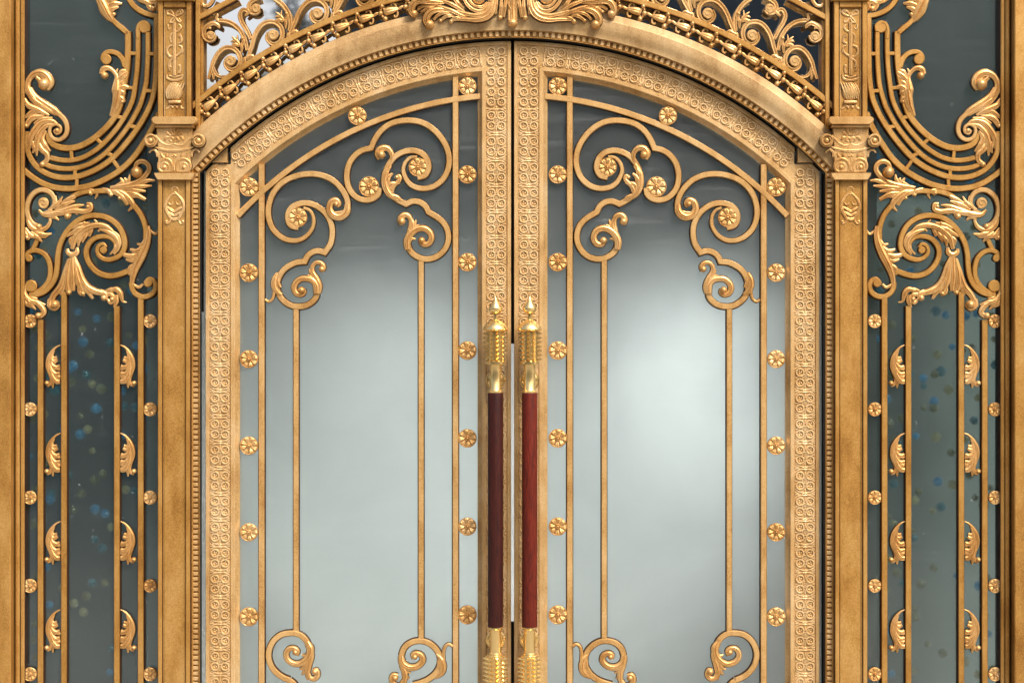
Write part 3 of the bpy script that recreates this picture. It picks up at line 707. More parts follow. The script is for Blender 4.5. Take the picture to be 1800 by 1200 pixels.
# scroll units on the rail (right side drawn, rotated about the arch centre, mirrored)
ZT = Z(1270, 0, 8.574); st = 8.574
TD0, TD1 = 2, 12
def rot(pts, deg):
    c, s_ = math.cos(R(deg)), math.sin(R(deg)); o = []
    for x, y in pts:
        dx, dy = x-CX, y-CY; o.append((CX + dx*c - dy*s_, CY + dx*s_ + dy*c))
    return o
def mir(pts): return [(1802-x, y) for x, y in pts]
def unit(deg, m, kind):
    f = (lambda p: rot(ZT(p), deg)) if not m else (lambda p: mir(rot(ZT(p), deg)))
    def rib(mb, pts, w):
        P_ = cr(f(pts)); W_ = interp(w, len(P_)); rings = []
        for x in W_:
            h = x/2
            rings.append([(-h, TD0), (-h, TD1-1.2), (-h*.72, TD1), (-h*.35, TD1-.2), (0, TD1-1.7), (h*.35, TD1-.2), (h*.72, TD1), (h, TD1-1.2), (h, TD0)])
        mb.sweep(P_, rings)
    mb = MB()
    if kind == 'mid':
        rib(mb, [(825, 870), (770, 700), (735, 570), (680, 455), (600, 365), (500, 330), (400, 348), (330, 420), (308, 520), (338, 615), (415, 670), (495, 645), (540, 570), (515, 490)], [7, 8, 8.5, 8.5, 8.5, 8, 7])
        rib(mb, [(205, 470), (188, 350), (205, 235), (262, 125), (340, 40), (430, -20)], [6, 8, 8.5, 8.5])
        dc = (448, 530)
    else:
        rib(mb, [(1425, 1190), (1385, 1060), (1345, 930), (1275, 805), (1180, 728), (1080, 722), (1000, 772), (950, 860), (948, 950), (988, 1022), (1060, 1055), (1132, 1030), (1168, 960), (1145, 885)], [5, 8, 8.5, 8.5, 8, 7])
        rib(mb, [(840, 760), (858, 660), (890, 560), (955, 450), (1050, 365), (1150, 322), (1270, 308)], [6, 8, 8, 7])
        rib(mb, [(1270, 375), (1350, 345), (1430, 380), (1485, 450), (1490, 545), (1425, 608), (1350, 590), (1325, 530)], [6, 8, 8, 7])
        rib(mb, [(1355, 1010), (1320, 1100), (1255, 1155), (1170, 1150)], [5, 6, 4])
        rib(mb, [(1370, 1060), (1350, 1120), (1340, 1200)], [4, 6, 3])
        rib(mb, [(785, 590), (850, 455), (920, 335), (948, 235), (912, 155), (850, 155), (815, 205)], [6, 8, 8, 7])
        rib(mb, [(640, -30), (730, 0), (800, 60), (810, 130), (770, 190), (700, 195), (650, 150)], [6, 8, 8, 7])
        dc = (1092, 920)
    (u, v), = f([dc]); mb.disc(u, v, 9.6, TD0, TD1 + 1, 1.5); mb.spiral(u, v, 1.5, 9, 1.2, .5, [2.2, 3.2], TD0, TD1 + 2.2, 1 if not m else -1)
    if kind != 'mid':
        for q in ((1392, 540), (710, 128)):
            (u, v), = f([q]); mb.disc(u, v, 8.2, TD0, TD1 + 1, 1.5); mb.spiral(u, v, 1.2, 7.6, 1.2, .5, [2, 3], TD0, TD1 + 2, 1 if not m else -1)
    o = put(mb, "grille_scroll", 'gold_bar', tr, TD1, 30)
    lm = MB()
    ox, oy = (0, 0) if kind == 'mid' else (665, 370)
    S_ = [([(260, 430), (255, 350), (270, 300)], [12, 26, 34]), ([(270, 330), (230, 260), (245, 200)], [26, 30, 30]), ([(280, 320), (320, 260), (340, 230)], [24, 28, 24]),
          ([(290, 320), (350, 300), (400, 320)], [26, 34, 30]), ([(330, 250), (325, 190), (320, 150)], [16, 14, 5]), ([(340, 240), (370, 210), (410, 180)], [16, 18, 6]), ([(350, 250), (390, 245), (425, 260)], [16, 18, 6]),
          ([(220, 520), (160, 500), (110, 470), (40, 520)], [30, 32, 26, 10]), ([(230, 600), (215, 550), (215, 500)], [26, 34, 28]), ([(140, 520), (130, 470), (160, 460)], [20, 26, 18]), ([(230, 560), (270, 620), (340, 660)], [16, 18, 8])]
    if kind != 'mid':
        S_ += [([(-a0 + a0 + x - ox, y - oy) for x, y in ((1270, 310), (1300, 280), (1290, 220), (1330, 180))], [20, 24, 22, 14]) for a0 in (0,)]
        S_ += [([(x - ox, y - oy) for x, y in ((1500, 470), (1430, 390), (1340, 350), (1270, 390), (1275, 420))], [20, 34, 36, 34, 24]), ([(x - ox, y - oy) for x, y in ((1440, 420), (1400, 420), (1390, 440))], [18, 18, 10]),
               ([(x - ox, y - oy) for x, y in ((1330, 220), (1380, 180), (1440, 190))], [26, 34, 24]), ([(x - ox, y - oy) for x, y in ((800, 170), (840, 210), (870, 240))], [26, 26, 18])]
    for i, (pts, rad) in enumerate(S_):
        lm.stroke(f([(x+ox, y+oy) for x, y in pts]), [r/st for r in rad], TD1 - 2 + .3*(i % 3), .95, 7)
    (u, v), = f([(245+ox, 205+oy)]); lm.bead(u, v, 3.6, TD1 - 2, 5.5)
    put(lm, "palmette", 'gold_leaf', o, TD1 + 2, 60)
for m_ in (False, True):
    unit(0, m_, 'end')
    for k in range(0, 4): unit(-5.72*k, m_, 'mid')
    pts = ZT([(1000, -35), (1560, 262)])
    if m_: pts = mir(pts)
    put(MB().ribbon([pts], 9.5, 6, 19, 1.3), "diagonal_bar", 'gold', tr, 18)
    pts = ZT([(1340, -40), (1370, 30), (1420, 85), (1490, 90), (1510, 50)]); pts = mir(pts) if m_ else pts
    put(MB().stroke(pts, [3, 3.4, 3.4, 3, 2], 14, .9, 7), "leaf_scroll", 'gold_leaf', tr, 16, 60)

# ------------------------------------------------------------------ CREST over the arch
cr_root = thing("crest_ornament", "large carved gold acanthus crest at the crown of the arch", "ornament", W(901, 48, 30))
ZC = Z(720, 0, 9.474); sc_ = 9.474
CS = [([(1430, -60), (1410, 100), (1350, 230), (1250, 305), (1110, 335), (950, 325), (790, 325), (700, 345)], [20, 44, 56, 52, 44, 36, 30, 18]),
      ([(1390, -40), (1345, 140), (1240, 235), (1090, 260), (930, 230), (780, 190), (640, 165)], [26, 40, 42, 38, 34, 30, 16]),
      ([(1330, 20), (1270, 140), (1160, 190), (1045, 155), (965, 80), (890, -40)], [22, 34, 36, 34, 32, 28]),
      ([(1300, 30), (1225, 105), (1130, 112), (1050, 70), (985, -20)], [18, 26, 28, 26, 22]),
      ([(1040, 310), (880, 265), (720, 190), (560, 130), (400, 85)], [14, 32, 38, 34, 18]), ([(980, 245), (840, 155), (700, 75), (540, 10)], [14, 34, 38, 26]), ([(910, 150), (810, 60), (740, -40)], [16, 36, 34]),
      ([(680, 175), (500, 160), (370, 195), (295, 270), (280, 350), (330, 420)], [14, 36, 54, 62, 66, 60]), ([(760, 230), (580, 215), (470, 255), (400, 330)], [14, 30, 34, 22]), ([(760, 260), (620, 270), (525, 330)], [14, 34, 30]), ([(880, 300), (760, 300), (690, 355)], [14, 30, 34]),
      ([(600, 50), (400, 35), (210, 15), (95, 40), (40, 115), (28, 190), (70, 250)], [16, 44, 58, 62, 62, 60, 50]), ([(540, 85), (360, 80), (220, 105), (130, 165)], [14, 34, 36, 20]), ([(440, 110), (310, 140), (220, 190)], [12, 32, 30]),
      ([(1455, -40), (1445, 90), (1425, 205)], [20, 30, 30]), ([(1530, -40), (1525, 140), (1505, 285)], [24, 34, 36]), ([(1605, -40), (1590, 130), (1565, 285)], [24, 32, 28]),
      ([(1330, 20), (1345, -120), (1255, -230), (1120, -240), (1030, -160), (1060, -60)], [30, 42, 42, 38, 30, 20]), ([(985, -20), (970, -150), (1040, -300), (1200, -350), (1400, -310), (1500, -200), (1530, -40)], [24, 36, 42, 42, 40, 36, 24]),
      ([(890, -40), (800, -150), (810, -260)], [28, 36, 12]), ([(740, -40), (650, -120), (600, -210)], [34, 34, 10]), ([(1605, -40), (1600, -200), (1660, -380)], [26, 34, 12]), ([(1680, -60), (1690, -220), (1712, -420)], [30, 36, 14])]
def crest(m):
    mb = MB(); g = (lambda p: ZC(p)) if not m else (lambda p: mir(ZC(p)))
    for i, (pts, rad) in enumerate(CS): mb.stroke(g(pts), [r/sc_ for r in rad], 30 + .5*(i % 3), 1.15, 9, lift=[2, 5, 3] if i < 7 else [3, 4, 1])
    for x, y, r in ((330, 405, 82), (68, 225, 70), (515, 340, 36), (692, 352, 44), (215, 192, 32), (1428, 205, 40), (1508, 290, 46), (1150, -20, 110)):
        (u, v), = g([(x, y)]); mb.bead(u, v, r/sc_, 30, r/sc_*1.2, seg=16, rg=6)
    return put(mb, "acanthus_spray", 'gold_leaf', cr_root, 36, 60)
crest(False); crest(True)
mb = MB().bead(901, 40.5, 9.2, 31, 12, 7.6, 20, 7)
mb.stroke([(901, -10), (901, 12), (901, 38)], [7.5, 6.5, 8], 30, 1.0, 11)
for s_ in (-1, 1):
    mb.stroke([(901 + s_*11, -8), (901 + s_*7, 8), (901 + s_*1.5, 20)], [2, 2, .8], 35, 1, 7); mb.stroke([(901 + s_*8, 6), (901+s_*6.6, 20), (901 + s_*7, 36)], [1.5, 2.0, 1.6], 33, 1, 7)
put(mb, "pendant_drop", 'gold_leaf', cr_root, 36, 60)

# ------------------------------------------------------------------ PILASTERS
pil = thing("pilaster", "left gold pilaster with carved vase and scrolled capital", "pilaster", W(307, BOT, 0), "pilasters beside the arch")
PC = 307.3
mb = MB().box(277.5, TOP, 337, 207, -30, 24, 1.0)
put(mb, "upper_shaft", 'gold', pil, 24)
fm = MB(); fm.ribbon([[(282.3, TOP), (282.3, 206)]], 9.4, 23, 31, 1.4); fm.ribbon([[(332.0, TOP), (332.0, 206)]], 9.2, 23, 31, 1.4)
fm.box(287.6, TOP, 326.9, 13.5, 23, 30.2, 1.2)
put(fm, "upper_border", 'gold', pil, 28)
put(MB().box(274, -14, 341, 2.5, 23, 38, 2), "string_course", 'gold', pil, 30)
ln = MB(); ln.ribbon([[(289.2, 16), (289.2, 205)]], 1.6, 23, 26.5, .5); ln.ribbon([[(325.6, 16), (325.6, 205)]], 1.6, 23, 26.5, .5); put(ln, "border_fillet", 'gold_pale', pil, 25)
ZV = Z(270, 0, 6)
def relief(zf, s, strokes, beads, name, parent, d0, mat='gold_pale', hgt=1.05):
    mb = MB()
    for i, (pts, rad) in enumerate(strokes): mb.stroke(zf(pts), [r/s for r in rad], d0 + .25*(i % 3), hgt, 7)
    for x, y, r in beads:
        (u, v), = zf([(x, y)]); mb.bead(u, v, r/s, d0, r/s*.9)
    return put(mb, name, mat, parent, d0, 60)
relief(ZV, 6, [([(222, 180), (190, 160), (150, 150), (145, 120), (180, 108), (215, 160)], [9, 10, 12, 12, 10, 7]), ([(230, 180), (250, 130), (290, 105), (312, 125), (295, 150), (240, 172)], [9, 10, 12, 12, 12, 8]),
               ([(215, 185), (185, 215), (175, 240), (205, 235), (225, 195)], [8, 10, 10, 9, 6]), ([(230, 190), (270, 235), (290, 225), (270, 200)], [8, 11, 10, 6]), ([(270, 120), (285, 130), (280, 150)], [6, 6, 4]),
               ([(222, 240), (222, 500), (222, 800)], [20, 20, 20]),
               ([(265, 255), (290, 290), (265, 325), (205, 350), (175, 390), (185, 450)], [6, 12, 12, 11, 11, 8]), ([(275, 370), (295, 400), (295, 445), (260, 460)], [18, 12, 14, 8]),
               ([(200, 480), (155, 500), (145, 550), (180, 600), (240, 590), (290, 550), (300, 500), (265, 480)], [9, 13, 14, 13, 12, 12, 10, 7]), ([(300, 500), (308, 545), (300, 565)], [8, 10, 5]), ([(135, 570), (180, 612), (230, 612)], [6, 9, 8]),
               ([(230, 615), (185, 635), (160, 690), (170, 750)], [7, 11, 13, 9]), ([(180, 640), (175, 700), (190, 710)], [6, 9, 6]), ([(275, 690), (285, 730), (270, 775)], [16, 12, 14]), ([(150, 260), (155, 300), (165, 320)], [8, 9, 4]), ([(185, 290), (170, 310), (150, 320)], [5, 7, 3]),
               ([(140, 790), (150, 830), (222, 848), (295, 830), (308, 785)], [12, 14, 14, 14, 12]), ([(165, 800), (222, 815), (285, 800)], [8, 12, 8])],
       [(222, 178, 14), (275, 385, 15), (275, 695, 16)], "vine_relief", pil, 24)
vb = MB().bead(307, 161, 15.6, 24, 7, 17, 24, 7)
for k in range(7):
    x0 = -12.5 + 4.2*k
    vb.stroke([(307 + x0*.95 + 5, 146.5), (307 + x0 + 1.5, 154), (307 + x0*.98 - 2, 163), (307 + x0*.75 - 3, 174)], [.8, 1.9, 2.0, 1.0], 26.5 + 3.2*math.cos(x0/15*1.4), .8, 7)
vb.box(296, 177, 319, 182.5, 24, 30, 1.2)
for s_ in (-1, 1):
    vb.stroke([(307, 184), (307+s_*4, 188), (307+s_*9, 185), (307+s_*12, 190), (307+s_*16, 191)], [1.6, 2.2, 1.8, 2, 1.6], 24, .9, 7); vb.bead(307+s_*4, 189, 2.4, 24, 3)
put(vb, "vase", 'gold_pale', pil, 26, 60)
# capital
cap = put(MB().prism([(266.5, 211), (268.5, 207), (272, 205.5), (342, 205.5), (345.5, 207), (347, 211), (346, 215.5), (341.5, 219), (272.5, 219), (268, 215.5)], -10, 46, 2.0), "capital", 'gold_bar', pil, 40, 30)
put(MB().box(273.5, 219.2, 340, 224.6, -10, 40, 1.2), "neck_fillet", 'gold_bar', cap, 36)
put(MB().prism([(275.5, 224.8), (338, 224.8), (337, 262), (334.5, 303.5), (279.5, 303.5), (277, 262)], -10, 33, 1.5), "capital_bell", 'gold_bar', cap, 30, 30)
for cx in (264.5, 348.6):
    s_ = 1 if cx > 300 else -1
    put(MB().disc(cx, 247, 12.2, 8, 41, 1.6).spiral(cx, 247, 10.6, 6.2, 1.1, R(200) if s_ > 0 else R(-20), [3.4, 2.4], 38, 44.5, s_).bead(cx, 247, 5.2, 40, 4.5, seg=16), "volute", 'gold_bar', cap, 42, 40)
ZK = Z(260, 190, 10)
relief(ZK, 10, [([(140, 480), (190, 560), (260, 620), (350, 655), (430, 645), (460, 620)], [20, 22, 22, 22, 20, 14]), ([(800, 480), (740, 550), (670, 620), (590, 655), (500, 645), (465, 620)], [20, 22, 22, 22, 20, 14]),
                ([(120, 690), (230, 720), (330, 745), (460, 750), (590, 745), (700, 720), (800, 690)], [16, 26, 28, 28, 28, 26, 16]),
                ([(170, 860), (160, 780), (110, 735), (50, 750), (30, 790)], [24, 26, 22, 20, 16]), ([(770, 860), (775, 780), (830, 730), (880, 745), (905, 785)], [24, 26, 22, 20, 16])],
       [], "garland", cap, 32, hgt=1.0)
relief(ZK, 10, [([(462, 490), (462, 420), (462, 345)], [16, 26, 34]), ([(440, 480), (410, 420), (400, 360)], [14, 26, 28]), ([(485, 480), (515, 420), (530, 360)], [14, 26, 28]), ([(400, 480), (350, 440), (330, 430)], [12, 26, 30]), ([(525, 480), (575, 440), (600, 430)], [12, 26, 30]),
                ([(370, 510), (320, 520), (300, 560)], [12, 26, 24]), ([(555, 510), (605, 520), (630, 560)], [12, 26, 24]),
                ([(455, 610), (455, 540), (410, 520), (385, 565), (420, 585)], [12, 18, 20, 20, 12]), ([(470, 610), (475, 540), (520, 520), (550, 565), (510, 585)], [12, 18, 20, 20, 12])],
       [(400, 360, 20), (530, 360, 20)], "shell_palmette", cap, 32.6, 'gold_leaf', 1.0)
relief(ZK, 10, [([(460, 860), (455, 960), (460, 1100)], [14, 12, 26]), ([(460, 820), (430, 850), (420, 830)], [14, 14, 10]), ([(465, 820), (495, 850), (510, 830)], [14, 14, 10]),
                ([(400, 1120), (430, 1020), (390, 920), (290, 890), (200, 950), (190, 1060), (250, 1120)], [14, 22, 24, 24, 24, 24, 18]), ([(520, 1120), (495, 1020), (540, 920), (640, 890), (735, 950), (745, 1060), (680, 1120)], [14, 22, 24, 24, 24, 24, 18]),
                ([(350, 1080), (360, 1000), (290, 960), (235, 1010), (250, 1070)], [10, 14, 14, 14, 12]), ([(580, 1080), (570, 1000), (640, 960), (700, 1010), (690, 1070)], [10, 14, 14, 14, 12]),
                ([(230, 800), (260, 850), (300, 870)], [20, 24, 14]), ([(330, 800), (340, 850), (350, 880)], [24, 26, 12]), ([(600, 800), (590, 850), (580, 880)], [24, 26, 12]), ([(700, 800), (670, 850), (630, 870)], [20, 24, 14])],
       [(290, 1040, 40), (635, 1040, 40), (290, 975, 16), (640, 975, 16)], "acanthus_relief", cap, 32.6, 'gold_leaf', .9)
put(MB().prism([(270.5, 304), (342, 304), (340.5, 309.5), (336, 316), (276.5, 316), (272, 309.5)], -10, 38, 1.6), "astragal", 'gold_bar', cap, 36, 30)
# lower shaft
put(MB().box(277.5, 316.2, 335, BOT, -30, 26, 1.0), "lower_shaft", 'gold', pil, 26)
fm = MB(); fm.ribbon([[(281.6, 316.5), (281.6, BOT)]], 7.8, 25, 31, 1.2); fm.ribbon([[(330.6, 316.5), (330.6, BOT)]], 7.8, 25, 31, 1.2)
fm.ribbon([[(287.4, 317), (287.4, BOT)]], 1.5, 25, 28, .5); fm.ribbon([[(324.8, 317), (324.8, BOT)]], 1.5, 25, 28, .5)
put(fm, "lower_border", 'gold', pil, 28)
put(MB().box(335.2, 316.2, 337.2, BOT, -30, 17), "side_fillet", 'gold', pil, 17)
ZS = Z(270, 300, 10)
relief(ZS, 10, [([(370, 380), (300, 440), (235, 530), (210, 630), (240, 730), (290, 820), (310, 880)], [14, 18, 26, 30, 30, 28, 18]), ([(370, 380), (440, 440), (510, 530), (535, 630), (505, 730), (455, 820), (430, 880)], [14, 18, 26, 30, 30, 28, 18]),
                ([(300, 870), (270, 920), (225, 925), (200, 890)], [16, 18, 20, 18]), ([(440, 870), (470, 920), (515, 925), (540, 890)], [16, 18, 20, 18]),
                ([(230, 640), (300, 680), (365, 720), (430, 680), (515, 640)], [16, 26, 28, 26, 16]), ([(250, 720), (310, 760), (365, 790), (420, 760), (490, 720)], [14, 26, 28, 26, 14]), ([(300, 830), (365, 860), (430, 830)], [20, 34, 20]),
                ([(260, 560), (290, 600), (330, 590), (340, 550)], [10, 16, 14, 8]), ([(480, 560), (450, 600), (410, 590), (400, 550)], [10, 16, 14, 8]),
                ([(320, 360), (325, 310), (370, 285), (420, 310), (430, 365)], [10, 13, 14, 13, 10]), ([(340, 390), (370, 420), (405, 390)], [8, 12, 8])],
       [(225, 895, 32), (515, 895, 32)], "shield_relief", pil, 26, 'gold_leaf', .8)
pilR = mirror(pil, "right gold pilaster with carved vase and scrolled capital")

# ------------------------------------------------------------------ OUTER JAMBS
jam = thing("outer_jamb", "gold moulded jamb at the left edge of the left sidelight", "door jamb", W(0, BOT, 0), "outer jambs")
put(MB().box(-160, TOP, 18.5, BOT, -30, 34, 1.6), "face_board", 'gold', jam, 34)
put(MB().box(18.8, TOP, 26, BOT, -30, -4), "groove", 'gold', jam, 0)
put(MB().ribbon([[(30.2, TOP), (30.2, BOT)]], 8.0, -30, 13, 2.6), "moulding", 'gold', jam, 13)
put(MB().ribbon([[(39.0, TOP), (39.0, BOT)]], 7.6, -30, 8, 1.6), "inner_moulding", 'gold', jam, 8)
jamR = mirror(jam, "gold moulded jamb at the right edge of the right sidelight")

# ------------------------------------------------------------------ SIDELIGHT (right one drawn, left one mirrored)
sl = thing("sidelight", "right glazed side panel with gold acanthus scrolls and upright bars", "window", W(1642, BOT, 0), "glazed side panels")
put(MB().box(1516, TOP, 1768, BOT, -14, -10), "glass_pane", 'tinted', sl, -10, 0)
E0, E1 = -9.6, 3.0
for u, v0 in ((1555, 523), (1597, 538), (1690, 512), (1731.3, 562)): bar(sl, u, v0, BOT, 10.4, E0, E1 - .6, 'gold')
for v in (564.5, 719.3, 874.2, 1029.2, 1184.3): 
    inst(ME_ROS_S, "rosette", 'gold_leaf', sl, 1538, v, -1); inst(ME_ROS_S, "rosette", 'gold_leaf', sl, 1749.2, v, -1)
# small leaves on the bars
ZL = Z(30, 540, 6.923)
LS = [([(528, 452), (470, 480), (415, 545), (378, 630), (368, 720), (395, 810), (412, 880), (395, 935), (360, 945)], [6, 12, 20, 26, 24, 20, 17, 17, 15]),
      ([(450, 520), (425, 570), (440, 610), (482, 603)], [8, 14, 16, 15]), ([(420, 570), (420, 630), (450, 655), (490, 634)], [10, 18, 20, 16]), ([(405, 630), (430, 700), (475, 725), (520, 712)], [14, 24, 26, 20]),
      ([(395, 680), (420, 760), (465, 805), (524, 795)], [16, 26, 28, 22]), ([(400, 740), (430, 830), (475, 890), (522, 895)], [18, 28, 30, 24]), ([(415, 830), (430, 900), (433, 975)], [18, 22, 6]), ([(440, 700), (490, 740), (525, 745)], [16, 18, 12]), ([(460, 830), (500, 840), (528, 835)], [16, 18, 12])]
def side_leaf(m):
    mb = MB(); g = (lambda p: ZL(p)) if not m else (lambda p: [(2*158.6 - x, y) for x, y in ZL(p)])
    for i, (pts, rad) in enumerate(LS): mb.stroke(g(pts), [(1.3 if i else 1.1)*r/6.923 for r in rad], -3 + .3*(i % 3), 1.0, 9)
    (u, v), = g([(360, 916)]); mb.bead(u, v, 4.7, -3, 6)
    return mb.mesh("leaf_ornament", (g([(440, 720)])[0]), smooth=60), g([(440, 720)])[0]
for m_ in (False, True):
    me_, (lu, lv) = side_leaf(m_)
    for k in range(5): inst(me_, "leaf_ornament", 'gold_leaf', sl, lu + (1643.5 - 158.6), lv + 155.0*k + 1, 0)
RA, RB, RC, RD = Z(1520, 0, 7.06), Z(1520, 160, 6.316), Z(1520, 280, 7.2), Z(1520, 400, 7.2)
def band(name, pts, w, d1=E1): return put(MB().ribbon([pts], w, E0, d1, 1.5), name, 'gold', sl, d1)
b1 = RA([(52, 190), (52, 500), (55, 850), (70, 1050)]) + RB([(85, 60), (118, 160), (165, 260), (232, 375), (312, 492), (402, 605), (492, 705), (580, 785), (700, 862), (840, 925), (960, 957), (1100, 962), (1230, 932), (1345, 868), (1425, 780), (1472, 680), (1487, 570), (1480, 450)])
b2 = RA([(160, 400), (160, 640), (168, 850), (185, 1050)]) + RB([(202, 70), (235, 170), (285, 268), (352, 382), (435, 494), (525, 602), (615, 692), (722, 772), (832, 826), (950, 858), (1080, 864), (1200, 845), (1285, 812)])
b3 = RA([(283, 370), (283, 640), (293, 850), (318, 1060)]) + RB([(305, 70), (338, 165), (393, 272), (463, 383), (543, 483), (643, 590), (745, 672), (862, 737), (980, 768), (1100, 768), (1225, 742)])
b4 = RA([(407, 390), (407, 640), (420, 850), (455, 1050)]) + RB([(435, 80), (455, 160), (492, 255), (552, 345), (632, 433), (722, 512), (812, 572), (912, 618), (1020, 636), (1120, 625), (1200, 590), (1240, 530), (1243, 465)])
b0_ = RB([(20, 240), (62, 350), (110, 445), (182, 565), (272, 700), (372, 812), (482, 902), (620, 982), (760, 1042), (900, 1075), (1050, 1085), (1200, 1065), (1330, 1015), (1440, 945), (1530, 872)])
def even(p): return cr(p, 6)
band("curved_band", b1, 10); band("curved_band", b2, 8.6, E1 - .3); band("curved_band", b3, 8.6, E1 - .3); band("curved_band", b4, 11); band("curved_band", b0_, 10.4, E1 + .2)
# short webs that tie the bands together
for p, q in ((RA([(60, 668), (160, 668)]), 0), (RA([(75, 1132), (185, 1125)]), 0), (RA([(285, 665), (405, 662)]), 0), (RA([(315, 1095), (440, 1085)]), 0),
             (RB([(232, 410), (340, 390)]), 0), (RB([(500, 735), (600, 690)]), 0), (RB([(950, 860), (955, 960)]), 0), (RB([(410, 300), (520, 275)]), 0), (RB([(650, 590), (725, 520)]), 0), (RB([(985, 760), (1000, 640)]), 0),
             (RB([(460, 870), (535, 760)]), 0), (RB([(930, 960), (935, 1075)]), 0)):
    put(MB().ribbon([p], 6.4, E0, E1 - .9, 1.0), "web", 'gold', sl, E1)
(u, v), = RA([(200, 340)]); put(MB().disc(u, v, 10.2, E0, E1 + .6, 1.6).ribbon([RA([(283, 480), (290, 380), (265, 300), (200, 275), (145, 320), (150, 390)])], 5.5, E0, E1 + 1, 1.2), "band_knob", 'gold', sl, E1)
tp = put(MB().ribbon([RA([(30, 200), (150, 180), (262, 132), (350, 55), (420, -60)])], 9.6, E0, E1 + .3, 1.5), "scroll", 'gold', sl, E1)
leafs(tp, RA, 7.06, [([(60, 130), (40, 60), (80, 20), (150, 60), (110, 120)], [26, 34, 34, 30, 30]), ([(100, 60), (170, 30), (240, -20)], [20, 34, 30]), ([(130, 20), (220, 20), (290, -10)], [20, 26, 14])], [(90, 110, 40)], -2)
ub = put(MB().ribbon([RA([(407, 420), (480, 352), (560, 288), (610, 220)])], [9, 10, 9, 7], E0, E1, 1.4), "scroll", 'gold', sl, E1)
leafs(ub, RA, 7.06, [([(590, 270), (640, 200), (690, 100), (740, 0), (760, -60)], [24, 50, 60, 60, 50]), ([(650, 260), (720, 150), (760, 40)], [10, 30, 30]), ([(660, 160), (590, 110), (520, 90)], [30, 34, 12]), ([(670, 90), (580, 50), (480, 45)], [34, 40, 12]), ([(690, 20), (600, 0), (520, -20)], [34, 40, 14]), ([(630, 210), (590, 190), (570, 170)], [20, 26, 22])], [(580, 180, 28)], -2)
sc1 = put(MB().ribbon([RA([(440, 830), (475, 735), (535, 670), (605, 645), (670, 650), (715, 690), (725, 745)])], [10, 9.5, 9, 9, 8, 7], E0, E1 - .2, 1.5).disc(*RA([(675, 738)])[0], 9.2, E0, E1 + .5, 1.5), "scroll", 'gold', sl, E1)
leafs(sc1, RA, 7.06, [([(560, 1210), (545, 1080), (540, 960), (590, 880), (650, 845), (710, 860), (725, 920)], [30, 56, 44, 26, 24, 34, 36]), ([(520, 1000), (450, 930), (400, 890)], [34, 44, 22]), ([(500, 940), (470, 890), (420, 880)], [30, 36, 20]), ([(530, 1100), (460, 1010), (405, 1000)], [34, 40, 16]), ([(540, 1150), (460, 1080), (400, 1090)], [34, 42, 22]), ([(560, 930), (545, 880), (530, 850)], [16, 16, 6])], [(695, 940, 48)], -2)
leafs(sc1, RB, 6.316, [([(470, 0), (480, 80), (500, 170), (550, 280)], [50, 50, 40, 20]), ([(450, 0), (410, 30), (390, 40)], [34, 34, 14]), ([(470, 60), (430, 90), (415, 130)], [34, 36, 26]), ([(480, 90), (440, 100), (420, 120)], [20, 24, 14]), ([(500, 110), (520, 180), (515, 240)], [24, 20, 8])], [(425, 120, 26)], -2)
# big volute by the jamb
vo = put(MB().ribbon([RB([(1150, 425), (1178, 448), (1152, 476), (1112, 455), (1112, 400), (1165, 372), (1222, 402), (1230, 468), (1192, 528), (1122, 542), (1055, 490), (1038, 400), (1078, 305), (1180, 225), (1290, 170)])], [4, 5, 6, 7, 8, 8.5, 8, 7], E0, E1 + 1.2, 1.5), "volute", 'gold_bar', sl, E1)
leafs(vo, RB, 6.316, [([(1080, 300), (1170, 215), (1290, 140), (1390, 60), (1450, -30)], [16, 32, 38, 32, 24]), ([(1150, 270), (1280, 185), (1400, 105), (1490, 15)], [14, 32, 34, 14]), ([(1240, 270), (1370, 205), (1465, 160), (1512, 85)], [14, 34, 34, 18]), ([(1280, 245), (1400, 225), (1505, 295)], [14, 32, 18]),
                     ([(1290, 275), (1420, 300), (1495, 390)], [14, 34, 28]), ([(1200, 300), (1310, 315), (1405, 365)], [12, 28, 14]), ([(1340, 240), (1430, 290), (1470, 340)], [12, 26, 12]),
                     ([(1120, 400), (1200, 335), (1320, 350), (1405, 450), (1445, 540), (1455, 645)], [10, 24, 32, 36, 34, 10]), ([(1150, 375), (1260, 385), (1340, 470), (1372, 580), (1375, 720)], [10, 24, 32, 34, 8]), ([(1270, 440), (1315, 520), (1285, 600), (1225, 670)], [12, 30, 32, 10]),
                     ([(1360, 560), (1315, 650), (1262, 700), (1262, 765), (1315, 815)], [16, 34, 30, 26, 26]), ([(1420, 560), (1400, 640), (1420, 690)], [18, 28, 8]), ([(1330, 480), (1330, 580), (1290, 640)], [14, 24, 10])],
      [(1312, 815, 34), (1490, 388, 28), (1148, 440, 30)], -1)
leafs(vo, RA, 7.06, [([(1560, 1240), (1640, 1110), (1640, 1010), (1580, 930), (1490, 905), (1410, 950), (1375, 1030), (1420, 1100)], [40, 40, 34, 34, 42, 52, 56, 50]), ([(1600, 1200), (1690, 1100), (1700, 1050)], [30, 26, 10]), ([(1540, 960), (1500, 1000), (1500, 1070)], [24, 26, 20]), ([(1490, 960), (1440, 1010), (1460, 1100)], [26, 30, 22])], [(1440, 1050, 82)], -1)
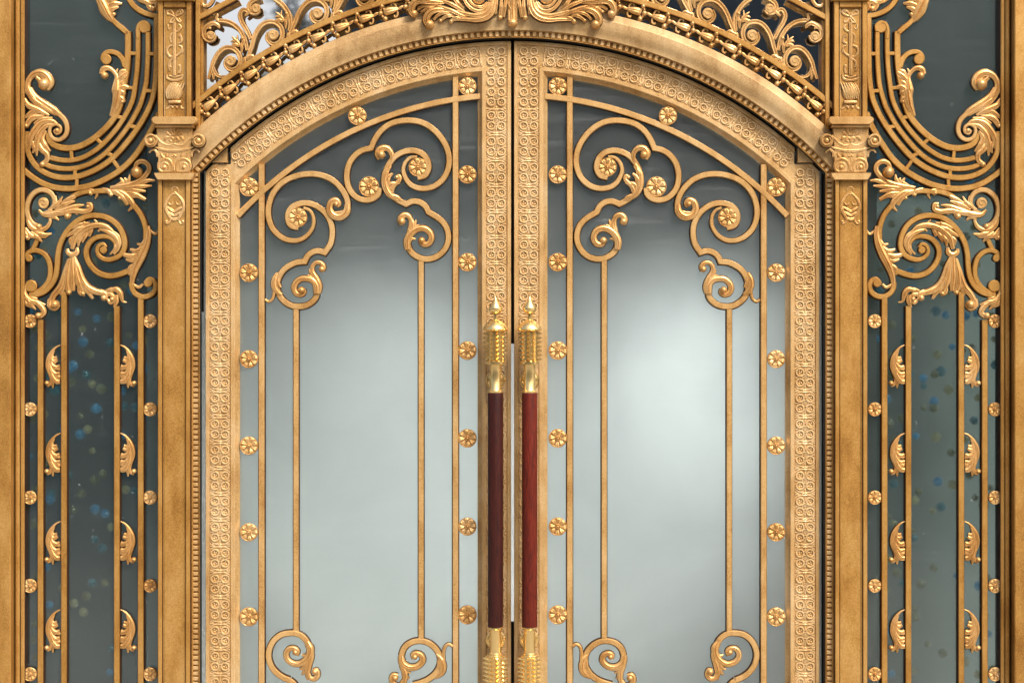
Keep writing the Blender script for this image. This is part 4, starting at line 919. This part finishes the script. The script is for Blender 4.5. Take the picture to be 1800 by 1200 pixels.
# middle scrolls
st1 = put(MB().ribbon([RC([(190, 1010), (192, 870), (240, 725), (312, 620), (385, 540), (475, 470), (575, 422), (700, 400), (850, 408), (960, 412), (1080, 452), (1180, 520), (1270, 600)])], [9.5, 9.5, 9.5, 9.5, 9, 8], E0, E1, 1.5), "scroll", 'gold', sl, E1)
leafs(st1, RC, 7.2, [([(640, 355), (450, 335), (300, 290), (200, 215), (145, 130), (165, 60), (235, 25), (300, 55), (320, 110)], [14, 30, 36, 34, 32, 30, 30, 30, 24]), ([(570, 375), (400, 360), (240, 345), (110, 335)], [12, 32, 32, 10]), ([(280, 320), (160, 270), (70, 270)], [20, 28, 10]), ([(510, 390), (350, 390), (190, 405)], [12, 34, 14]), ([(490, 420), (330, 440), (190, 510)], [12, 36, 22]), ([(420, 450), (300, 470), (270, 480)], [14, 28, 12]),
                     ([(620, 385), (480, 430), (380, 520), (355, 590), (410, 655)], [12, 36, 40, 34, 10]), ([(660, 390), (550, 425), (460, 500), (420, 580)], [12, 34, 34, 20]), ([(440, 310), (400, 260), (390, 190)], [20, 24, 8]), ([(560, 330), (480, 290), (510, 235)], [14, 28, 10]), ([(480, 300), (440, 260), (460, 235)], [12, 20, 8]), ([(740, 370), (660, 400), (615, 460)], [12, 30, 26]), ([(930, 380), (850, 400), (805, 440), (830, 500)], [12, 24, 18, 8]), ([(950, 395), (900, 410), (870, 450)], [10, 24, 18])], [(300, 165, 78), (520, 490, 26), (895, 430, 24), (630, 450, 28)], -1.5)
leafs(st1, RC, 7.2, [([(25, 890), (60, 945), (110, 920), (140, 880)], [8, 16, 16, 8]), ], [], -1.5)
leafs(st1, RC, 7.2, [([(190, 800), (195, 870), (230, 840)], [14, 20, 8])], [], -1.5)
vo2 = put(MB().ribbon([RC([(1500, 690), (1400, 645), (1345, 545), (1375, 445), (1460, 392), (1560, 402), (1650, 480), (1692, 600), (1680, 720), (1620, 810), (1530, 850)])], [5, 7, 9, 9.5, 9.5, 9, 7], E0, E1 + .5, 1.8).disc(*RC([(1482, 552)])[0], 9.6, E0, E1 + 1, 1.6).spiral(*RC([(1482, 552)])[0], 1.5, 9, 1.3, .4, [2.4, 3.4], E0, E1 + 2.2), "volute", 'gold_bar', sl, E1)
leafs(vo2, RC, 7.2, [([(1540, 640), (1470, 700), (1340, 690), (1200, 640), (1050, 590), (970, 580)], [14, 34, 40, 38, 34, 10]), ([(1500, 690), (1260, 680), (1100, 650), (960, 660), (885, 630), (885, 570), (935, 565)], [12, 34, 36, 34, 34, 30, 20]), ([(1420, 640), (1300, 560), (1240, 470)], [14, 28, 8]), ([(1400, 630), (1330, 550), (1330, 460)], [14, 26, 8]), ([(1340, 640), (1190, 560), (1085, 530)], [14, 34, 14]), ([(1250, 560), (1150, 500), (1080, 470)], [20, 30, 24]), ([(1240, 660), (1160, 670), (1150, 720)], [14, 22, 20]), ([(1450, 720), (1340, 735), (1290, 770)], [14, 26, 14]), ([(1180, 640), (1100, 660), (1050, 700)], [12, 24, 10]),
                     ([(1695, 740), (1640, 850), (1540, 900), (1440, 860), (1395, 780), (1410, 740)], [16, 32, 34, 30, 24, 16]), ([(1660, 860), (1520, 950), (1380, 940)], [16, 34, 10]), ([(1710, 870), (1640, 960), (1520, 1000)], [16, 32, 12]), ([(1720, 900), (1690, 970), (1710, 1010)], [18, 30, 24]), ([(1600, 920), (1480, 980), (1420, 960)], [14, 26, 10])], [(1180, 722, 44), (920, 600, 30), (1540, 850, 40)], -1)
msc = put(MB().ribbon([RD([(1660, 860), (1580, 850), (1480, 815), (1395, 740), (1335, 630), (1312, 500), (1300, 330), (1270, 200)]) + RC([(1215, 955), (1145, 860), (1055, 780), (945, 725), (820, 712), (700, 732), (592, 792), (512, 880)]) + RD([(462, 140), (460, 255), (510, 345), (600, 396), (690, 405), (768, 368), (806, 300), (786, 232), (728, 208), (690, 250)])], [9.8]*8 + [8, 6], E0, E1 + .3, 1.6).disc(*RD([(725, 285)])[0], 6.5, E0, E1 + .8, 1.5), "scroll", 'gold', sl, E1)
put(MB().ribbon([RD([(580, 290), (580, 200), (640, 130), (725, 112), (820, 130), (900, 192), (944, 290), (930, 400), (872, 500), (780, 578), (660, 612), (540, 598), (395, 545)])], [4, 8, 10, 10, 10, 10, 10], E0, E1 - .2, 1.6), "scroll", 'gold', sl, E1)
leafs(msc, RD, 7.2, [([(590, 340), (535, 240), (560, 130), (650, 60), (770, 20)], [14, 30, 30, 28, 14]), ([(640, 340), (575, 260), (590, 160)], [10, 20, 8]), ([(540, 300), (510, 200), (540, 100), (620, 30)], [8, 18, 18, 8]), ([(560, 100), (680, -10), (820, -30), (960, 20), (1070, 120), (1120, 270)], [14, 30, 36, 40, 38, 24]), ([(860, -10), (1000, 10), (1190, 110)], [14, 40, 14]), ([(900, -60), (1000, -40), (1120, 10)], [12, 28, 14]), ([(860, 10), (890, 60), (905, 110)], [16, 26, 18]), ([(910, 40), (960, 110), (990, 190)], [14, 32, 10]), ([(970, 80), (1030, 160), (1040, 240)], [14, 32, 10]), ([(1080, 100), (1140, 160), (1140, 220)], [14, 28, 10]), ([(790, 50), (765, 10), (800, -60), (840, -100)], [12, 14, 12, 8])], [(965, -62, 22)], -1)
tas = leafs(sl, RD, 7.2, [([(1055, 250), (1060, 315), (1115, 345), (1170, 315), (1178, 265)], [18, 32, 36, 32, 18]), ([(1095, 375), (1045, 500), (1000, 640), (930, 745), (840, 800), (730, 830)], [24, 36, 42, 44, 44, 34]), ([(1085, 390), (1065, 560), (1020, 730), (970, 840)], [24, 38, 44, 22]), ([(1060, 560), (1000, 700), (900, 830), (860, 900)], [20, 36, 38, 16]), ([(1118, 380), (1115, 600), (1105, 800)], [30, 46, 26]), ([(1145, 390), (1175, 560), (1185, 720), (1150, 830)], [24, 40, 42, 28]), ([(1160, 400), (1210, 600), (1260, 740), (1345, 850), (1390, 930)], [22, 36, 40, 40, 34]), ([(1190, 650), (1230, 760), (1270, 850)], [20, 36, 14]),
                          ([(1400, 900), (1400, 980), (1340, 1015), (1295, 970)], [26, 34, 40, 36]), ([(1090, 440), (1130, 470), (1120, 560), (1080, 620), (1100, 670), (1140, 650)], [10, 13, 13, 12, 12, 10]), ([(1040, 760), (1010, 830), (960, 850)], [20, 30, 20]), ([(760, 800), (700, 840), (700, 910)], [26, 36, 34]),
                          ([(640, 800), (560, 780), (510, 830), (480, 930), (430, 945)], [24, 34, 34, 22, 6]), ([(680, 840), (620, 850), (590, 900), (630, 950), (670, 910)], [24, 30, 28, 26, 18]), ([(560, 850), (560, 940), (590, 1010)], [26, 34, 12]), ([(690, 800), (620, 780), (540, 790)], [16, 26, 12])], [(1335, 975, 62), (715, 890, 44), (612, 905, 34), (985, 835, 30), (1160, 822, 34)], -1, name="tassel")
lr = put(MB().ribbon([RD([(205, 700), (150, 648), (88, 672), (65, 745), (92, 822), (162, 868), (240, 876), (318, 838), (362, 770), (372, 690)])], [5, 8, 9.5, 9.5, 9.5, 9.5], E0, E1, 1.6).disc(*RD([(160, 700)])[0], 7.6, E0, E1 + .6, 1.5), "scroll", 'gold', sl, E1)
leafs(lr, RD, 7.2, [([(160, -20), (150, 80), (175, 210), (235, 350), (310, 500), (350, 620), (365, 730)], [26, 36, 46, 54, 50, 38, 24]), ([(190, 150), (230, 220), (300, 205)], [22, 32, 10]), ([(210, 230), (290, 300), (385, 275)], [24, 38, 14]), ([(250, 320), (360, 365), (475, 340)], [26, 42, 22]), ([(280, 390), (360, 420), (440, 400)], [20, 26, 12]), ([(310, 460), (380, 510), (400, 600)], [20, 32, 14]), ([(225, 715), (275, 755), (345, 720)], [16, 20, 16]), ([(170, 230), (240, 400), (320, 560)], [10, 16, 10])], [], -1.5)
rc_ = put(MB().ribbon([RD([(1600, 830), (1490, 765), (1415, 655), (1398, 520), (1432, 392), (1512, 312), (1610, 290), (1690, 330), (1695, 395)])], [7, 9, 9.3, 9.3, 9.3, 9, 7], E0, E1 - .2, 1.6).disc(*RD([(1668, 388)])[0], 6.6, E0, E1 + .4, 1.5).disc(*RD([(1642, 740)])[0], 11.0, E0, E1 + .6, 1.8).ribbon([RD([(1625, 285), (1585, 205), (1555, 120)])], 8.6, E0, E1 - .8, 1.4), "scroll", 'gold', sl, E1)
leafs(rc_, RD, 7.2, [([(1715, 720), (1728, 830), (1660, 920), (1560, 950), (1460, 975)], [20, 36, 40, 36, 10]), ([(1720, 850), (1650, 960), (1580, 1035)], [20, 36, 10]), ([(1730, 900), (1690, 970), (1640, 1010)], [18, 26, 8]), ([(1620, 920), (1520, 990), (1475, 1070), (1530, 1130)], [20, 34, 34, 30]), ([(1640, 840), (1640, 880), (1560, 900)], [14, 24, 10])], [(1545, 1115, 46)], -1)
leafs(rc_, RD, 7.2, [([(1670, 60), (1660, 110), (1690, 140)], [20, 30, 26]), ([(1640, 60), (1570, 110), (1500, 180)], [22, 34, 10]), ([(1600, 40), (1480, 90), (1380, 80)], [20, 34, 10])], [(1690, 125, 30)], -1)
slL = mirror(sl, "left glazed side panel with gold acanthus scrolls and upright bars")

# ------------------------------------------------------------------ strings of small lights hanging behind the sidelights
def lights(root, x0, x1, seed):
    rnd = random.Random(seed)
    sph = MB(); sph.lathe(0, 0, [(-7, .5), (-6, 3.5), (-3, 6.2), (0, 7), (3, 6.2), (6, 3.5), (7, .5)], 12)
    me = {c: None for c in ('bulb_blue', 'bulb_warm', 'bulb_teal', 'bulb_olive')}
    for c in me: me[c] = sph.mesh("bulb", (0, 0))
    nstr = 9; dd = -70
    for i in range(nstr):
        u = x0 + (x1-x0)*(i+.5)/nstr; pts = [(u + rnd.uniform(-7, 7), 250 + 90*k) for k in range(12)]
        put(MB().ribbon([pts], .10, dd, dd + .10, .02), "cord", 'flat_black', root, dd)
        for k in range(23):
            v = 290 + 40*k + rnd.uniform(-20, 20)
            if rnd.random() < (.18 if 540 < v < 920 else .55): continue
            c = rnd.choice(['bulb_blue', 'bulb_warm', 'bulb_olive', 'bulb_teal', 'bulb_olive'])
            inst(me[c], "bulb", c, root, u + rnd.uniform(-11, 11), v, dd + 2 + rnd.uniform(-10, 6), 0, rnd.uniform(.8, 1.35))
sL = thing("string_lights", "blue and yellow string lights glimmering behind the left side panel", "string lights", W(160, 250, -70), "string lights behind the side panels")
lights(sL, 50, 275, 3)
sR = thing("string_lights", "blue and yellow string lights glimmering behind the right side panel", "string lights", W(1642, 250, -70), "string lights behind the side panels")
lights(sR, 1527, 1752, 8)
